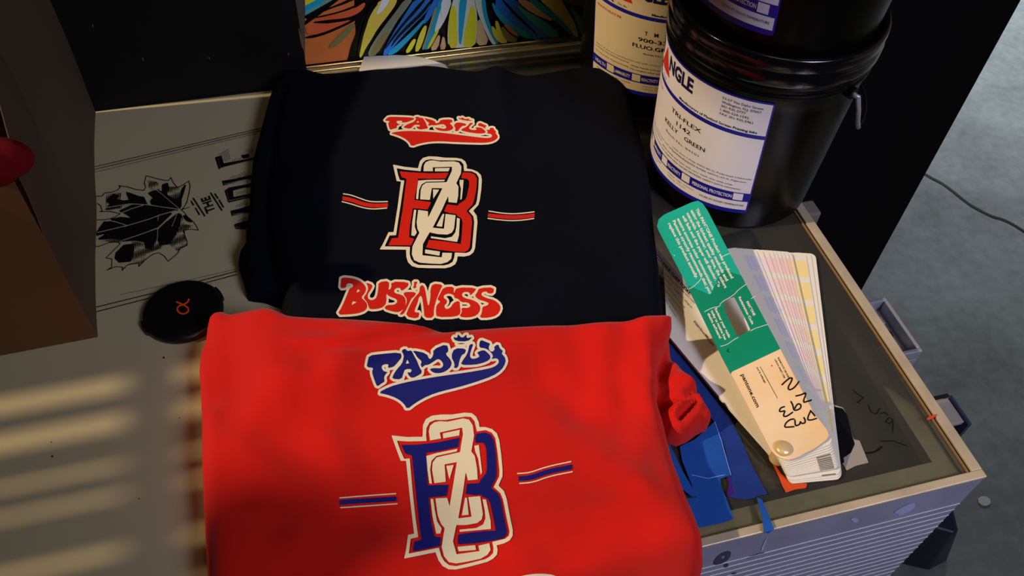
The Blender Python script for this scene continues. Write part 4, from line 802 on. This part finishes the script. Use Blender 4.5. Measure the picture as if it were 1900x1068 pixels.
# leaf turned out to the left with its small print
S_card = lambda u, v: up(u, v, .0062)
card = [(1436,850),(1500,800),(1440,700),(1300,556),(1258,500),(1228,466),(1234,540),(1236,590),(1240,622),(1252,636),(1340,742)]
mb = MB(); mb.prism([up(u, v, .0060) for u, v in card], .0022, M_WHITE)
qk = zpt(1210, 440, 4.107)
bl = qk([(0,40),(60,110),(160,235),(250,345),(300,420),(290,440),(240,380),(150,270),(50,150),(0,90)]); lay(mb, poly(bl), bb([bl]), 1.2, S_card, mat('lilac_shade', (170, 168, 206), .6))  # lilac shade along the heading, painted onto the page
S_card2 = lambda u, v: up(u, v, .0065)
text(mb, 'REGISTER YOUR GUIDE TODAY.', qk([(-20,95),(283,442)]), np.array([16, -17])/4.107, S_card2, M_INK, .02)
for i, (a, b_) in enumerate((((70,250),(322,505)), ((70,290),(300,540)), ((70,330),(245,540)), ((70,372),(240,575)), ((75,410),(180,560)), ((80,445),(180,610)))):
    text(mb, ('By signing your product: Free color mobile', 'software - a BASIC plug-in', 'FINE COLOR IN your library', 'by registration include', 'for notifications', 'at the bottom')[i], qk([a, b_]), np.array([9, -9])/4.107, S_card2, M_THIN)
text(mb, 'FG015rur88angj6j', qk([(314,645),(466,828)]), np.array([12, -11])/4.107, S_card2, M_INK, .01)
mb.build('loose_page', guide)

# ------------------------------------------------------------------ tape and scraps on the glass
qt = zpt(1200, 600, 2.283)
def tape(pts, z, m, label, grp=None, name='tape_strip', extra=None, q_=qt, th=.0004):
    mb = MB(); P = q_(pts); f = poly(P); lay(mb, f, bb([P]), 1.6, lambda u, v: up(u, v, z), m)
    if extra: extra(mb, z)
    o = mb.build(name); s = o.modifiers.new('thick', 'SOLIDIFY'); s.thickness = th; s.offset = -1
    return tag(o, label, 'tape', grp)
def exA(mb, z):
    P = smooth(qt([(338,640),(356,632),(360,690),(372,715),(345,738),(338,715),(350,685)]), 1); lay(mb, poly(P), bb([P]), 1, lambda u, v: up(u, v, z+.0002), M_PURP)
tape([(60,60),(115,95),(240,260),(350,400),(395,480),(440,590),(512,722),(470,728),(455,738),(412,745),(372,738),(345,732),(355,640),(330,520),(285,415),(200,300),(80,200)], .0012, M_TAPED, 'long worn blue tape strip running under the colour guide', 'torn strips of blue tape on the glass', extra=exA)
def exB(mb, z):
    L = [qt([(288,415),(318,500),(345,600),(357,640)]), qt([(190,640),(260,655),(330,640)])]; lay(mb, strokes(L, 1.0), bb(L), .8, lambda u, v: up(u, v, z+.0002), mat('tape_edge', (120, 160, 215), .6))
tape([(140,520),(205,490),(290,412),(318,500),(345,600),(356,640),(310,657),(318,700),(333,730),(368,828),(300,848),(195,868),(40,880),(40,700),(160,740),(210,735),(178,650),(150,580)], .0018, M_TAPE, 'widest bright blue tape patch beside the red sleeve', 'torn strips of blue tape on the glass', extra=exB)
tape([(60,470),(100,515),(150,620),(213,728),(195,735),(150,700),(100,700),(60,650)], .0024, M_TAPE, 'small blue tape scrap next to the red shirt edge', 'torn strips of blue tape on the glass')
mb = MB(); P = [(465,735),(488,745),(515,810),(540,872),(512,888),(495,880),(490,820)]; PP = qt(P)
def S_over(u, v):
    p = up(u, v, .0022)
    return p if p[1] > .190 else upY(u, v, .1899)
lay(mb, poly(PP), bb([PP]), 1.4, S_over, M_TAPE); o = mb.build('tape_strip'); s = o.modifiers.new('thick', 'SOLIDIFY'); s.thickness = .0004; s.offset = 0
tag(o, 'narrow blue tape tail folding over the front rail', 'tape', 'torn strips of blue tape on the glass')
tape([(390,770),(410,790),(460,870),(500,930),(560,980),(660,990),(652,1018),(590,1025),(530,1045),(505,1000),(490,960),(440,850)], .0008, M_OTAPE, 'orange tape scrap peeking out below the colour guide', q_=q7)
tape([(820,500),(882,520),(905,560),(925,640),(948,715),(985,725),(1040,860),(960,880),(905,908),(870,850),(800,700)], .0007, M_SILV, 'torn grey tape scrap right of the colour guide', q_=q7)
tape([(800,500),(835,515),(880,525),(905,560),(925,640),(945,715),(955,745),(930,800),(885,830),(890,860),(860,870),(790,700)], .0010, mat('black_tape', (8, 8, 10), .4, .4), 'ragged black tape scrap right of the colour guide', q_=q7)

# ------------------------------------------------------------------ floor things on the right
mb = MB(); T_ = [(1700,930),(1764,932),(1771,955),(1779,984),(1772,990),(1735,980),(1690,965)]; B2 = [up(u, v, -.60) for u, v in T_]
cen = np.mean(B2, 0); low = [up(u, v, FZ) for u, v in [(1690,900),(1735,900),(1758,935),(1757,1040),(1722,1058),(1672,1046),(1620,1030)]]; n = len(B2)
mb.add(B2+low, [tuple(range(n)), tuple(range(2*n-1, n-1, -1))]+[(i, n+i, n+(i+1) % n, (i+1) % n) for i in range(n)], M_BIN)
tag(mb.build('storage_bin', bevel=.006), 'dark blue plastic bin on the floor beside the ribbed case', 'bin')
c = up(1825, 930, FZ); mb = MB(); mb.prism([c+(.012*cos(a), .009*sin(a), .003) for a in np.linspace(0, 2*pi, 9)[:-1]], .003, M_WHITE)
tag(mb.build('paper_scrap'), 'small pale scrap lying on the shadowed concrete floor', 'scrap')
g1 = upY(1514, 378, .79); mb = MB(); mb.box((g1[0]-.10, .77, FZ), (g1[0], .80, g1[2]), M_SILV); tag(mb.build('grey_box', bevel=.003), 'narrow grey box glimpsed between the kelly green bucket and the black partition', 'box')

# slatted rack high on the left (out of the frame) added to break up the low sun
mw = mat('gobo_wood', (120, 92, 60), .8, .2, noise=(8, .2))
gobo = thing('slatted_gobo', 'added unseen slatted rack standing on posts to the left of the case', 'gobo', (-1.05, .4, FZ))

y = .150; ry = random.Random(5)
while y < .64:
    w_ = ry.choice((.018, .026, .034)); mb = MB(); mb.box((-1.35, y, .50), (-.752, y+w_, .508), mw); mb.build('slat', gobo); y += w_+ry.choice((.005, .007, .009, .014))
for x, w_ in ((-1.33, .03), (-1.12, .022), (-.93, .013), (-.785, .022)): mb = MB(); mb.box((x, .145, .487), (x+w_, .645, .4995), mw); mb.build('cross_bar', gobo)
pl_ = thing('shadow_blocker', 'unseen blocker added far to the left to shade the red shirt', 'blocker', (-1.715, .306, 1.3))  # added out of frame only to drop a soft shadow on the red shirt
mb = MB(); mb.lathe([(.015, .08), (.02, .075), (.045, .04), (.058, .0), (.056, .0), (.043, .038), (.018, .07), (.001, .075)], M_BLACK, (-1.715, .306, 1.3)); mb.build('blocker_hood', pl_, smooth=True)
mb = MB(); mb.tube([(-1.715, .306, 1.373), (-1.715, .306, 2.8)], .003, M_BLACK); mb.build('cord', pl_)
for x in (-1.34, -.88):
    for y in (.16, .62): mb = MB(); mb.box((x, y, FZ), (x+.02, y+.02, .4865), mw); mb.build('post', gobo)
